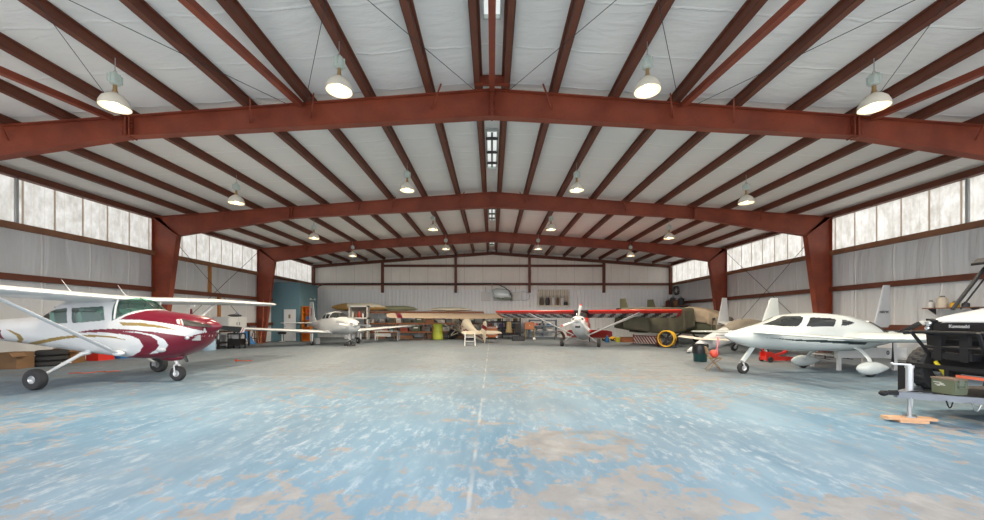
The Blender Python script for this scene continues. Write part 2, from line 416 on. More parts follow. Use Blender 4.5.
struct(B().prism([(-HW-.15,D0,5.75),(HW+.15,D0,5.75),(HW+.15,D0,6.05),(0,D0,7.5),(-HW-.15,D0,6.05)], (0,-.12,0)).done('wall_front', VW, smooth=False), 'wall above the open hangar door', 'wall')
m, k, p, oc = newmat('translucent fibreglass', .5)      # daylight panels below the eaves
nt = m.node_tree; s = k.n('ShaderNodeSeparateXYZ'); k.link(oc, s.inputs[0])
fr = k.math('FRACT', k.math('DIVIDE', k.math('ADD', s.outputs[1], .35), .914)); e = k.math('ABSOLUTE', k.math('SUBTRACT', fr, .5))
seam = k.ramp(e, .455, .475); ribs = k.ramp(k.math('ABSOLUTE', k.math('SUBTRACT', k.math('FRACT', k.math('MULTIPLY', fr, 3)), .5)), .44, .49)
mot = k.noise(k.mapping(oc, (1,1,.5)), 5, 6, .65)
c = k.mix(k.ramp(mot, .3, .7), (.48,.47,.445), (.66,.66,.65)); c = k.mix(k.math('MULTIPLY', ribs, .35), c, (.45,.40,.33)); c = k.mix(k.math('MULTIPLY', seam, .75), c, (.30,.25,.20))
tl = k.n('ShaderNodeBsdfTranslucent'); df = k.n('ShaderNodeBsdfDiffuse'); ms = k.n('ShaderNodeMixShader'); ms.inputs[0].default_value = .25
k.link(c, tl.inputs[0]); k.link(c, df.inputs[0]); k.link(tl.outputs[0], ms.inputs[1]); k.link(df.outputs[0], ms.inputs[2]); k.link(ms.outputs[0], nt.nodes['Material Output'].inputs[0]); GRP = m
wn = 0; GIRTW = mat('weathered girt', (.25,.12,.065), .7, var=.3, scale=3)
for sx, side in ((-1, 'left'), (1, 'right')):
    # insulated lower wall, wrinkled for real between the girts
    b = B(); rows = [0, 1.2, 2.85, 4.5]; ny = 150
    zs = [0,.3,.6,.9,1.2,1.5,1.8,2.1,2.4,2.85,3.1,3.4,3.7,4.0,4.3,4.5]
    def off(y, z):
        q = min(abs(z-r) for r in rows); return .06*min(1, q/.5)*(.6+.25*math.sin(y*4.1+z)+.15*math.sin(y*9.7-z*2))*(0.35+.65*abs(math.sin(PI*y/1.53)))
    b.sheet(lambda u, v: (sx*(HW-off(D0+(D4-D0)*u, zs[int(round(v*15))])), D0+(D4-D0)*u, zs[int(round(v*15))]), ny, 15)
    b.b2((sx*(HW+.02), D0, 0), (sx*(HW+.12), D4, 4.5)); b.b2((sx*(HW+.02), D0, 6.06), (sx*(HW+.12), D4, 6.3))
    struct(b.done(f'wall_{side}', VW), f'white wrinkled insulation on the {side} wall', 'wall')
    for a, c_ in ((D0, D1), (D1, D2), (D2, D3), (D3, D4)):
        wn += 1
        w = struct(B().b2((sx*(HW+.05), a, 4.5), (sx*(HW+.056), c_, 6.1)).done(f'window_{wn}', GRP, smooth=False, fix=False), f'translucent panel band under the {side} eave', 'window', f'daylight panels on the {side} wall')
    for z, mm, nm in ((1.2, IRON2, 'girt_beam'), (2.85, IRON2, 'girt_beam'), (4.47, GIRTW, 'sill_beam')):
        g = B(); g.b2((sx*(HW-.17), D0, z-.09), (sx*(HW-.15), D4, z+.09)); g.b2((sx*(HW-.17), D0, z-.1), (sx*HW, D4, z-.085)); g.b2((sx*(HW-.17), D0, z+.085), (sx*HW, D4, z+.1))
        struct(g.done(nm, mm, smooth=False), f'girt running along the {side} wall', 'girt', f'girts on the {side} wall')
    g = B(); g.b2((sx*(HW-.10), D0, 6.05), (sx*(HW+.05), D4, 6.26)); g.b2((sx*(HW-.18), D0, 6.02), (sx*(HW+.05), D4, 6.05))
    struct(g.done('eave_beam', IRON2, smooth=False), f'eave strut along the {side} wall', 'beam')
    struct(B().b2((sx*(HW-.06), 12.19, 4.5), (sx*(HW+.02), 12.26, 6.05)).done('trim_1' if sx < 0 else 'trim_2', GREY, smooth=False))
    # tie rods, an X in the third bay
    for y0, y1 in ((D2+.2, D3-.2), (D3-.2, D2+.2)):
        struct(B().cyl((sx*(HW-.22), y0, .4), (sx*(HW-.22), y1, 5.8), .012, seg=6).done('trim_rod', DARKM), f'crossed tie rod on the {side} wall', 'rod', f'tie rods on the {side} wall')
for y, z0, z1 in ((20.5, 2.95, 4.37), (21.2, 1.3, 2.75)):
    struct(B().b2((-HW+.02, y-.06, z0), (-HW+.16, y+.06, z1)).done('post_trim', mat('stained pine post', (.40,.17,.05), .6, var=.2), smooth=False), 'stained wood post between girts on the left wall', 'post', 'wood posts on the left wall')

# rigid frames: tapered columns and rafters as welded I-sections
def isect(b, top, bot, y, fw, tf=.02, tw=.012):
    # top / bot: matching polylines (x,z) of the two flanges
    for (a0, a1), (b0, b1) in zip(zip(top, top[1:]), zip(bot, bot[1:])):
        b.prism([(a0[0], y-tw/2, a0[1]), (a1[0], y-tw/2, a1[1]), (b1[0], y-tw/2, b1[1]), (b0[0], y-tw/2, b0[1])], (0, tw, 0))
    for L in (top, bot):
        for q0, q1 in zip(L, L[1:]): b.bar((q0[0], y, q0[1]), (q1[0], y, q1[1]), fw, tf, up=(0,1,0) if False else (0,0,1) if abs(q1[0]-q0[0]) > abs(q1[1]-q0[1]) else (1,0,0))
for fi, y in enumerate((D1, D2, D3)):
    nth = ('first frame, nearest the door', 'second frame from the door', 'third frame from the door')[fi]
    for sx in (-1, 1):
        side = 'left' if sx < 0 else 'right'
        b = B(); isect(b, [(sx*15.12, 0), (sx*15.12, 6.05)], [(sx*14.72, 0), (sx*14.02, 5.24)], y, .26)
        b.bar((sx*15.12, y, 6.05), (sx*14.02, y, 5.24), .26, .03); b.b2((sx*14.6, y-.17, 0), (sx*15.18, y+.17, .025))
        struct(b.done('steel_column', IRON, smooth=False), f'tapered red steel column at the {side} wall, {nth}', 'column')
        b = B(); isect(b, [(0, beam_top(0)), (sx*9, beam_top(9)), (sx*15.12, beam_top(15.12))], [(0, 6.52), (sx*8.98, 6.03), (sx*14.02, 5.24)], y, .22)
        b.prism([(sx*14.02, y-.006, 5.24), (sx*15.12, y-.006, 6.06), (sx*14.9, y-.006, 6.07)], (0,.012,0))
        for xx in (8.93, 9.03): b.b2((sx*(xx-.018), y-.11, 6.0), (sx*(xx+.018), y+.11, beam_top(9)+.005))
        b.b2((sx*.0, y-.12, 6.50), (sx*.03, y+.12, beam_top(0)+.01))
        for kx in (.05, 8.86, 9.10):
            for i in range(7): b.cyl((sx*kx, y-.09, (6.56 if kx < 1 else 6.08)+i*(.095 if kx < 1 else .07)), (sx*kx, y-.12, (6.56 if kx < 1 else 6.08)+i*(.095 if kx < 1 else .07)), .012, seg=6)
        for xx in (1.5, 4.5, 6.0, 12.0): b.bar((sx*xx, y-.02, beam_top(xx)-.35), (sx*(xx-.3), y-.5, beam_top(xx)-.02), .03, .03)
        struct(b.done('roof_beam', IRON, smooth=False), f'tapered red steel rafter on the {side}, {nth}', 'beam')
# light end-wall frame
b = B(); isect(b, [(-15.1, 6.06), (0, beam_top(0)), (15.1, 6.06)], [(-15.1, 5.84), (0, beam_top(0)-.22), (15.1, 5.84)], D4-.2, .16)
struct(b.done('end_beam', IRON2, smooth=False), 'thin red rafter along the top of the back wall', 'beam')
for x in (-15.0, -9.2, -3.05, 3.15, 9.4, 15.0):
    b = B(); z0 = 3.75 if abs(x) < 14 else 3.6
    b.b2((x-.1, D4-.32, z0), (x+.1, D4-.30, beam_top(x)-.2)); b.b2((x-.1, D4-.12, z0), (x+.1, D4-.1, beam_top(x)-.2)); b.b2((x-.008, D4-.31, z0), (x+.008, D4-.1, beam_top(x)-.2))
    struct(b.done('wall_column', IRON2, smooth=False), 'red wind column on the back wall', 'column', 'wind columns on the back wall')
for z, x0, x1 in ((4.47, -15.0, 15.0), (6.02, -9.2, 9.4)):
    b = B(); b.b2((x0, D4-.2, z-.09), (x1, D4-.18, z+.09)); b.b2((x0, D4-.26, z-.1), (x1, D4-.1, z-.085)); b.b2((x0, D4-.2, z+.085), (x1, D4-.1, z+.1))
    struct(b.done('girt_beam', IRON2, smooth=False), 'horizontal red girt across the back wall', 'girt', 'girts on the back wall')
# purlins, one continuous Z-section each, over the frames
for sx in (-1, 1):
    for x in PX:
        z = beam_top(x); b = B(); X0 = sx*x
        b.b2((X0-.012, D0, z+.01), (X0+.012, D4-.1, z+.2)); b.b2((X0-sx*.012, D0, z+.004), (X0+sx*.13, D4-.1, z+.018)); b.b2((X0+sx*.118, D0, z+.004), (X0+sx*.13, D4-.1, z+.04)); b.b2((X0-sx*.07, D0, z+.19), (X0+sx*.012, D4-.1, z+.203))
        struct(b.done('purlin_beam', IRON2, smooth=False), 'long dark red purlin under the roof insulation', 'purlin', 'roof purlins')
# slanting door-header braces in the first bay, and the cross at the ridge
for x in (-9.35, -4.72, 0, 4.72, 9.35):
    z = beam_top(x)-.04
    struct(B().bar((x, D1-.12, z), (x, D0, z-.78), .13, .13).done('brace_beam', IRON, smooth=False), 'square red brace sloping from the first frame to the door header', 'brace', 'door header braces')
struct(B().b2((-.42, D1-.35, beam_top(0)-.03), (.42, D1-.25, beam_top(0)+.17)).done('cross_beam', IRON, smooth=False), 'short red cross channel at the ridge of the first frame', 'beam')
for sx in (-1, 1):
    for xa, xb in ((.4, 5.0), (4.6, 0), (5.0, 9.2), (9.1, 5.0)):
        struct(B().cyl((sx*xa, D1-.1, beam_top(xa)-.03), (sx*xb, D0, beam_top(xb)-.03), .0065, seg=6).done('trim_rod', DARKM), 'thin steel tie rod under the roof of the first bay', 'rod', 'roof tie rods')
# ridge ventilators, one per bay
VENT = mat('galvanised vent', (.55,.60,.57), .5, .2)
m = bpy.data.materials.new('daylight in vent'); m.use_nodes = True; m.node_tree.nodes['Principled BSDF'].inputs['Emission Color'].default_value = (.95,1,.97,1); m.node_tree.nodes['Principled BSDF'].inputs['Emission Strength'].default_value = .22; VLIGHT = m
for y, which in ((5.9, 'before the first frame'), (13.2, 'between the first and second frames'), (20.9, 'between the second and third frames'), (28.5, 'behind the third frame')):
    t = thing('ridge_vent', f'pale green slatted ventilator box at the roof ridge {which}', 'ventilator', (0, y, 7.28), group='ridge ventilators')
    b = B(); b.b2((-.17,-1.45,0),(-.15,1.45,.12)); b.b2((.15,-1.45,0),(.17,1.45,.12)); b.b2((-.17,-1.47,0),(.17,-1.43,.12)); b.b2((-.17,1.43,0),(.17,1.47,.12)); b.done('frame', VENT, t, smooth=False)
    B().b2((-.15,-1.43,.08),(.15,1.43,.1)).done('diffuser', VLIGHT, t, smooth=False)
    for yy in (-1.0, 0, .9): B().b2((-.19,yy-.05,-.03),(.19,yy+.05,.03)).done('strap', DARKM, t, smooth=False)
    B().b2((-.03,-1.3,.0),(.03,1.3,.05)).done('damper_bar', DARKM, t, smooth=False)

# pendant lamps: hook, ballast housing, neck, enamel dome, bulb
SHADE = mat('cream enamel shade', (.76,.72,.62), .35, coat=.2); HOUS = mat('pale green ballast housing', (.50,.57,.53), .45)
m = bpy.data.materials.new('lit bulb'); m.use_nodes = True; m.node_tree.nodes['Principled BSDF'].inputs['Emission Color'].default_value = (1,.80,.52,1); m.node_tree.nodes['Principled BSDF'].inputs['Emission Strength'].default_value = 6; BULB = m
L0 = thing('pendant_lamp', '', 'lamp', group='high bay pendant lamps')
b = B(); b.cyl((0,0,.72),(0,0,.98),.008,seg=6); b.torus((0,0,.70),(0,1,0),.03,.007,12,6); b.done('hook', STEEL, L0)
b = B(); b.lathe([(.03,.44),(.085,.46),(.095,.5),(.095,.62),(.075,.66),(.03,.69)], seg=12)
for i in range(8):
    a = PI*i/4; b.box((.09*math.cos(a), .09*math.sin(a), .56), (.05,.008,.16), Matrix.Rotation(a, 3, 'Z'))
b.done('ballast_housing', HOUS, L0)
B().lathe([(.045,.28),(.05,.3),(.035,.36),(.035,.46)], seg=12).done('neck', mat('brass neck', (.45,.30,.14), .4, .6), L0)
B().lathe([(.25,0),(.255,.005),(.245,.08),(.205,.17),(.13,.245),(.05,.29),(.045,.285),(.12,.235),(.197,.165),(.237,.08),(.244,.005)], seg=28, cap=False).done('lamp_shade', SHADE, L0)
B().ell((0,0,.09),(.06,.06,.09),12,8).done('bulb', BULB, L0)
pos = [(-7.4,7.5),(-3.0,7.5),(3.05,7.5),(7.5,7.5)]
for y in (13.3, 19.1, 24.4): pos += [(-8.9,y),(-2.95,y),(2.95,y),(8.85,y)]
rown = ['front row, nearest the door', 'second row from the door', 'third row from the door', 'farthest row, by the back wall']; coln = ['outermost on the left', 'left of the ridge', 'right of the ridge', 'outermost on the right']
for i, (x, y) in enumerate(pos):
    lab = f'cream dome pendant lamp, {coln[i%4]}, {rown[i//4]}'
    loc = (x, y, beam_top(x)-.98)
    if i == 0: L0.location = loc; L0['label'] = lab
    else: dup(L0, loc, label=lab)
    la = bpy.data.lights.new('lamp_light', 'SPOT'); la.energy = 300; la.color = (1,.86,.66); la.shadow_soft_size = .12; la.spot_size = math.radians(150); la.spot_blend = .5
    lo = bpy.data.objects.new('lamp_light', la); C.objects.link(lo); lo.location = (x, y, loc[2]-.03)

# ------------------------------------------------------------------ daylight, camera
w = bpy.data.worlds.new('sky'); bpy.context.scene.world = w; w.use_nodes = True
k = N(w); bg = w.node_tree.nodes['Background']; tc = k.n('ShaderNodeTexCoord'); s = k.n('ShaderNodeSeparateXYZ'); k.link(tc.outputs['Generated'], s.inputs[0])
k.link(k.mix(k.ramp(s.outputs[2], .02, .75), (1.75,1.72,1.68), (.50,.58,.72)), bg.inputs[0]); bg.inputs[1].default_value = 1.0
sun = bpy.data.lights.new('sun', 'SUN'); sun.energy = 2.2; sun.angle = math.radians(2); sun.color = (1,.95,.87)
so = bpy.data.objects.new('sun', sun); C.objects.link(so); so.rotation_euler = Vector((-.46,-.22,-.86)).to_track_quat('-Z','Y').to_euler()
pa = bpy.data.lights.new('door_portal', 'AREA'); pa.shape = 'RECTANGLE'; pa.size = 2*HW; pa.size_y = 5.7; pa.cycles.is_portal = True
po = bpy.data.objects.new('door_portal', pa); C.objects.link(po); po.location = (0, D0-.05, 2.87); po.rotation_euler = (math.radians(90), 0, 0)
cam = bpy.data.cameras.new('camera'); cam.sensor_width = 36; cam.lens = F*36/984; cam.shift_y = (HY-260)/984; cam.clip_end = 300
co = bpy.data.objects.new('camera', cam); C.objects.link(co); co.location = (0, 0, EYE); co.rotation_euler = (PI/2, 0, 0)
sc = bpy.context.scene; sc.camera = co
sc.view_settings.view_transform = 'Standard'; sc.view_settings.look = 'None'; sc.view_settings.gamma = 1; sc.view_settings.exposure = 1.47
sc.cycles.use_denoising = True; sc.cycles.max_bounces = 10; sc.cycles.diffuse_bounces = 7; sc.cycles.transparent_max_bounces = 12; sc.cycles.caustics_reflective = False; sc.cycles.caustics_refractive = False; sc.cycles.sample_clamp_indirect = 6
# ------------------------------------------------------------------ white and maroon high-wing airplane
def local_px(px, py, o, rz, L):                     # where the sight line through a photo pixel meets the plane y_local = L
    r = Vector(((px-CX)/F, 1, -(py-HY)/F)); eye = Vector((0,0,EYE))
    R = Matrix.Rotation(-rz, 3, 'Z'); e = R@(eye-Vector(o)); q = R@r
    t = (L-e.y)/q.y; h = e+q*t; return h
def on_body(px, py, o, rz, body, side=-1):          # same, on the flank of a lofted body
    L = side*.5
    for _ in range(8):
        h = local_px(px, py, o, rz, L); w = body.half(h.x, h.z)
        if w <= 0: break
        L = .5*L+.5*side*w
    return (h.x, h.z)

CO, CRZ = (-7.72, 9.39, 0), math.radians(-4)
CES = Body([(.88,.20,1.49,1.16,2.1),(.82,.30,1.53,1.02,2.2),(.6,.44,1.585,.81,2.3),(.25,.52,1.64,.64,2.4),(-.1,.545,1.68,.565,2.5),(-.4,.55,1.72,.55,2.7),(-.56,.55,1.76,.55,2.9),(-.98,.55,2.03,.57,3.4),(-1.25,.56,2.07,.60,3.6),
            (-2.0,.56,2.06,.68,3.5),(-2.55,.54,1.98,.74,3.2),(-2.95,.50,1.77,.78,2.8),(-3.3,.45,1.62,.82,2.5),(-4.5,.32,1.52,.95,2.2),(-6.8,.09,1.40,1.16,2)])
cv = lambda pts: [on_body(x, y, CO, CRZ, CES) for x, y in pts]
A_ = cv([(123.4,319.4),(140.6,320),(161.5,322.5),(180,325.5),(193.5,329),(203.4,330.6)])+[(.72,1.255),(1.0,1.33)]
M2 = cv([(75,332.6),(86,330.6),(97,329.4),(112,328.8),(124.6,329.2),(149,331.2),(169,334),(186,336.2),(197,336.8)])+[(.66,1.10),(.80,1.16),(1.0,1.24),(1.0,.1),(-1.0,.1)]+cv([(120,357.9),(125.4,357.5),(133.5,355.7),(140,351.6),(143.2,346),(139.5,339.5),(131,335.7),(120,334),(110,333),(98.5,332.4),(86,332.5)])
C1 = cv([(122.7,331.6),(132,331.4),(140,332.2),(155,335),(164.4,339.5),(168.4,345),(165,349.6),(157.7,353),(149,354.2),(150.5,353.2),(155.5,350.3),(158.8,345.6),(157,340.2),(151,336),(138.8,333.2)])
G1 = cv([(118.5,322.2),(140.6,322.8),(161.5,325.8),(179,330.2),(161.5,328),(140.6,325.8),(123,325.6)])
G2a = cv([(6,329.5),(10,330),(20.4,334.7),(23.8,339.4),(20.4,344),(13.5,346.8),(8,346.8),(15.5,343.5),(18.6,339.4),(16,335.4),(9,331.2)])
G2b = cv([(14,346.2),(27,343.4),(40.4,340.3),(60.6,336.5),(80.8,334.8),(101,335.2),(116,337.2),(129,340.4),(116,338.5),(101,336.9),(80.8,337.2),(64.6,338.9),(44.4,343),(27,346.2),(18,347)])
NL = cv([(-3,330),(1,330),(5.5,342.5),(3,342.5),(-3,336)])
WIN1 = cv([(72.3,308.2),(76,307.8),(102,306.3),(103.6,307.2),(104.8,319.5),(104,320.3),(73.5,323.2),(72,322.3)]); WIN2 = cv([(41.5,316.8),(48,312.6),(57,309.2),(66,308),(67.2,309),(67.2,322.8),(66,323.4),(54,323.3),(44,318.8)])
def wsb(t): return 1.475+(t+1.1)/.54*.27                # lower edge of the windshield
def cess(x, y, z):
    if -1.13 < x < -.55 and z > wsb(x) and x < -.985+.1*0+1: 
        if x < -1.08 and z > 1.97: return 0
        if z > 2.05: return 0
        return None
    if abs(y) > .2:
        if inpoly(x, z, WIN1) or inpoly(x, z, WIN2): return None
    if -1.35 < x < -.46 and z > wsb(min(x, -.5))-.055: return 0
    if x > -1.02 and z > lin(A_, x)+ (0 if x > -.95 else .0): return 1
    if inpoly(x, z, G1): return 2
    if inpoly(x, z, M2): return 0 if inpoly(x, z, C1) else 1
    if inpoly(x, z, G2a) or inpoly(x, z, G2b): return 2
    if inpoly(x, z, NL): return 1
    return 0
T = thing('high_wing_airplane', 'white high-wing airplane with maroon and gold swooshes and a maroon spinner', 'airplane', CO, CRZ)
xs = frange(-6.8, -4.3, .12)+frange(-4.28, .88, .016)
r = CES.build(xs, 240, cess)
r['body'].done('fuselage', [WHITE, MAROON, GOLD, NAVY], T, angle=60)
def glz(x, y, z):
    if -1.12 < x < -.555 and z > wsb(x)+.008 and not (x < -1.07 and z > 1.96) and z < 2.04: return 'windshield'
    return None
g = CES.build(frange(-1.12, -.5, .016), 160, glz, off=-.004, caps=False)
g['windshield'].done('windshield', GREENGL, T)
def sid(x, y, z):
    if abs(y) < .2: return None
    s_ = 'R' if y < 0 else 'L'
    if inpoly(x, z, WIN1): return '1'+s_
    if inpoly(x, z, WIN2): return '2'+s_
g = CES.build(frange(-3.1, -1.2, .016), 160, sid, off=-.006, caps=False)
for q in g.values(): q.done('side_window', GREENGL, T)
B().tube([(-1.06,-.545,1.52),(-1.02,-.55,1.80),(-.99,-.53,1.98)], .022).done('windshield_post', WHITE, T); B().tube([(-1.06,.545,1.52),(-1.02,.55,1.80),(-.99,.53,1.98)], .022).done('windshield_post', WHITE, T)
B().tube([(-.57,0,1.76),(-.8,0,1.92),(-.99,0,2.03)], .012).done('windshield_bar', DARKM, T)
INT = mat('cabin trim', (.30,.32,.32), .7); SEAT = mat('grey seat cloth', (.36,.39,.38), .8)
B().b2((-2.9,-.46,.85),(-.75,.46,.9)).b2((-.86,-.5,1.25),(-.72,.5,1.62)).done('instrument_panel', INT, T)
for xx in (-1.75, -2.45):
    for yy in (-.26, .26): B().box((xx,yy,1.10),(.48,.42,.14)).box((xx-.26,yy,1.38),(.11,.42,.58),Matrix.Rotation(-.2,3,'Y')).box((xx-.33,yy,1.74),(.08,.24,.14)).done('seat', SEAT, T)
B().tube([(-.9,-.26,1.5),(-1.05,-.26,1.48)],.015).torus((-1.05,-.26,1.48),(1,0,0),.13,.014,20,6).done('control_yoke', BLACK, T)
# wing: one continuous surface over the cabin
b = B(); wing(b, [(-5.5,-1.12,1.12,2.07,.115,-.02),(-5.42,-1.05,1.24,2.075,.14,-.02),(-2.6,-.97,1.63,2.05,.20,-.03),(-.5,-.96,1.66,1.985,.20,-.03),(.5,-.96,1.66,1.985,.20,-.03),(2.6,-.97,1.63,2.05,.20,-.03),(5.42,-1.05,1.24,2.075,.14,-.02),(5.5,-1.12,1.12,2.07,.115,-.02)], sub=2)
b.done('wing', WHITE, T)
for s_ in (-1, 1):
    rs = []
    for f_ in (0, 1):
        c0 = Vector((-.98,s_*.53,.70)).lerp(Vector((-1.22,s_*2.62,2.0)), f_)
        rs.append([c0+Vector((.075*math.cos(2*PI*j/12),0,.028*math.sin(2*PI*j/12))) for j in range(12)])
    o_ = B().rings(rs).done('wing_strut', WHITE, T)
    B().ell((-.98,s_*.53,.71),(.15,.07,.07)).done('strut_fairing', WHITE, o_)
    b = B(); wing(b, [(s_*.12,-5.9,.95,1.36,.09),(s_*1.75,-6.15,.65,1.36,.06)]); b.done('tailplane', WHITE, T)
    # main gear
    b = B(); b.tube([(-1.85,s_*.42,.74),(-1.87,s_*.62,.66),(-1.9,s_*1.28,.29)], [.05,.04,.03], 10); b.box((-1.88,s_*.86,.52),(.14,.10,.02)); b.ell((-1.86,s_*.5,.70),(.12,.1,.045)); b.done('gear_leg', WHITE, T)
    wheel(T, (-1.9,s_*1.40,.225), .225, .17, (RUBBER, ALU), name='main_wheel', hub=.38)
    B().b2((-1.96,s_*1.26-.02,.19),(-1.84,s_*1.26+.02,.33)).done('brake', STEEL, T)
b = B(); wing(b, [(1.35,-4.6,2.0,0,.10),(1.58,-5.5,1.35,0,.12),(2.75,-6.4,.72,0,.07)], axis='z'); b.done('tail_fin', WHITE, T)
for x_, y_ in ((-1.87,-.7), (-2.05,.7)):
    B().tube([(x_,y_,2.05),(x_-.19,y_,2.25),(x_-.33,y_,2.42)], [.008,.006,.004], 6).done('antenna', WHITE, T)
# nose: spinner, propeller, scoops, nose gear
sp = B().lathe([(.165,0),(.15,.06),(.115,.14),(.07,.21),(.03,.26),(.008,.283),(.0,.285)], (.86,0,1.33), (1,0,0), 26); sp.done('spinner', MAROON, T)
def blade(parent, hub, length, rot, w0, w1, mats, tips, name='propeller_blade', th=.03):
    # blade along local -y/+y spun about x by rot; tips: fractions where paint bands start
    R = Matrix.Rotation(rot, 3, 'X'); b = B(); fr = sorted({0,.12,.3,.5,.7,.8,.86,.9,.93,.965,1.0}); rs = []
    for f_ in fr:
        w = w0+(w1-w0)*math.sin(PI*min(1,f_*1.25)/2) if f_ < .8 else w1*(1-.45*((f_-.8)/.2)**2); tw = math.radians(62-44*f_)
        ring_ = []
        for j in range(10):
            a = 2*PI*j/10; u, v = w/2*math.cos(a), th*(1-.7*f_)*math.sin(a)/2
            ring_.append(Vector(hub)+R@Vector((u*math.sin(tw)+v*math.cos(tw), f_*length, u*math.cos(tw)-v*math.sin(tw))))
        rs.append(ring_)
    b.rings(rs)
    for q in range(len(b.f)):
        i = min(q//10, len(fr)-2); f_ = (fr[i]+fr[i+1])/2; b.mi[q] = next((t[1] for t in tips[::-1] if f_ > t[0]), 0)
    if q: b.mi[-1] = tips[-1][1] if tips else 0
    return b.done(name, mats, parent)
PBLK = mat('propeller black', (.015,.016,.018), .4)
for s_ in (0, PI): blade(T, (.95,0,1.33), 1.04, -math.radians(7)+s_, .10, .165, [PBLK, RED, WHITE], [(.85,2),(.895,1),(.94,2)])
TAPE = mat('grey tape', (.26,.27,.27), .5)
for s_ in (-1, 1):
    B().box((.755,s_*(CES.half(.755,1.07)+.0),1.07),(.17,.03,.13),Matrix.Rotation(-s_*.42,3,'Z')).done('cowl_inlet', TAPE, T)
    B().ell((.62,s_*(CES.half(.62,1.07)),1.07),(.06,.03,.04)).done('cowl_light', ALU, T)
    B().ell((.02,s_*(CES.half(.02,.80)-.01),.79),(.12,.05,.06)).done('cowl_scoop', GREY, T)
b = B(); b.ell((-.16,0,.58),(.34,.11,.10)); b.done('gear_fairing', MAROON, T)
b = B(); b.cyl((-.06,0,.62),(-.02,0,.40),.035); b.tube([(-.02,.0,.42),(-.02,-.085,.38),(0,-.09,.18)],.018); b.tube([(-.02,.0,.42),(-.02,.085,.38),(0,.09,.18)],.018); b.bar((-.1,0,.5),(.05,0,.36),.03,.03); b.done('nose_gear_leg', WHITE, T)
wheel(T, (0,0,.18), .18, .13, (RUBBER, ALU), name='nose_wheel')
b = B(); b.tube([(.18,-.0,.60),(.24,-.0,.46)],.035); b.done('exhaust_pipe', DARKM, T)
pc = B(); pc.cyl((-1.15,1.63,1.97),(-1.15,1.63,1.90),.02); pc.b2((-1.26,1.61,1.86),(-1.02,1.65,1.92)); pc.done('pitot_mast', WHITE, T)
# streamer hanging from the pitot: rests on / hangs from the airplane
t = thing('pitot_cover', 'small maroon cover hanging under the far wing of the white and maroon airplane', 'cover', (-8.74,11.10,1.70))
B().box((0,0,0),(.05,.05,.22),taper=.7).done('cover_sleeve', MAROON, t); B().box((0,0,-.125),(.07,.07,.03)).done('weight', RED, t)

# ------------------------------------------------------------------ white low-wing airplane facing the door
MO, MRZ = (-9.40, 23.05, 0), math.radians(-44.5)
MB_ = Body([(2.45,.22,1.38,.98,2.2),(2.35,.36,1.46,.86,2.3),(1.9,.47,1.54,.72,2.5),(1.2,.54,1.62,.66,2.7),(.95,.55,1.66,.65,2.8),(.4,.56,1.93,.62,2.8),(.05,.56,1.98,.62,2.8),(-.7,.54,1.93,.64,2.6),(-1.4,.46,1.66,.70,2.4),(-2.4,.30,1.47,.84,2.2),(-4.2,.10,1.38,1.08,2)])
def mclass(x, y, z):
    if .32 < x < .95 and z > 1.55+(x-.95)*-.02 and z < 1.93 and z > 1.60: return 'windshield'
    if abs(y) > .2 and z > 1.54 and z < 1.84 and (-.25 < x < .22 or -.85 < x < -.34): return 'w%d%d' % (x > -.3, y > 0)
    if 1.15 < x < 2.0 and abs(y) > .2 and abs(z-(1.36-.05*(x-1.1))) < .07: return 1
    return 0
T = thing('low_wing_airplane', 'white low-wing airplane nosing out in front of the blue room and storage rack', 'airplane', MO, MRZ)
r = MB_.build(frange(-4.2,2.45,.05), 72, mclass); r['body'].done('fuselage', [WHITE, GREY], T, angle=60)
for kx, q in r.items():
    if kx != 'body': q.done('windshield' if kx == 'windshield' else 'side_window', SMOKE, T)
b = B(); wing(b, [(-6.05,-.15,1.0,1.10,.10),(-5.9,.0,1.15,1.09,.12),(-.5,.30,1.9,.72,.24),(.5,.30,1.9,.72,.24),(5.9,.0,1.15,1.09,.12),(6.05,-.15,1.0,1.10,.10)]); b.done('wing', WHITE, T)
b = B(); wing(b, [(-1.85,-3.65,.55,1.27,.06),(0,-3.35,.85,1.27,.09),(1.85,-3.65,.55,1.27,.06)]); b.done('tailplane', WHITE, T)
b = B(); wing(b, [(1.3,-2.95,1.4,0,.12),(1.7,-3.35,1.0,0,.10),(2.68,-3.6,.60,0,.06)], axis='z'); fo = b.done('tail_fin', WHITE, T)
text_mesh('J', .55, 'fin_letter', mat('dark red letter paint', (.35,.04,.05), .5), fo, Matrix.Translation((-3.75,-.075,2.05))@Matrix.Rotation(PI/2,4,'X'), .012)
B().lathe([(.16,0),(.15,.08),(.10,.2),(.04,.28),(.0,.3)], (2.43,0,1.2), (1,0,0), 20).done('spinner', WHITE, T)
for i in range(2): blade(T, (2.5,0,1.2), .93, math.radians(-4+180*i), .08, .13, [ALU, DARKM, WHITE], [(.9,2)])
for s_ in (-1, 1):
    B().ell((2.41,s_*.19,1.24),(.06,.11,.07)).done('cowl_inlet', DARKM, T)
    b = B(); b.cyl((.0,s_*1.38,.75),(-.02,s_*1.40,.2),.035); b.box((.06,s_*1.46,.46),(.34,.03,.42)); b.done('gear_leg', WHITE, T)
    wheel(T, (0,s_*1.40,.19), .19, .14, (RUBBER, ALU), name='main_wheel')
b = B(); b.cyl((1.8,0,.75),(1.84,0,.2),.04); b.box((1.75,-.16,.52),(.5,.02,.24)); b.box((1.75,.16,.52),(.5,.02,.24)); b.tube([(1.84,0,.34),(1.84,-.09,.3),(1.84,-.09,.17)],.02); b.tube([(1.84,0,.34),(1.84,.09,.3),(1.84,.09,.17)],.02); b.done('nose_gear_leg', WHITE, T)
wheel(T, (1.84,0,.17), .17, .12, (RUBBER, ALU), name='nose_wheel')
B().b2((-1.3,-.78,.0),(-1.05,-.55,.38)).done('boarding_step', PVC, T)
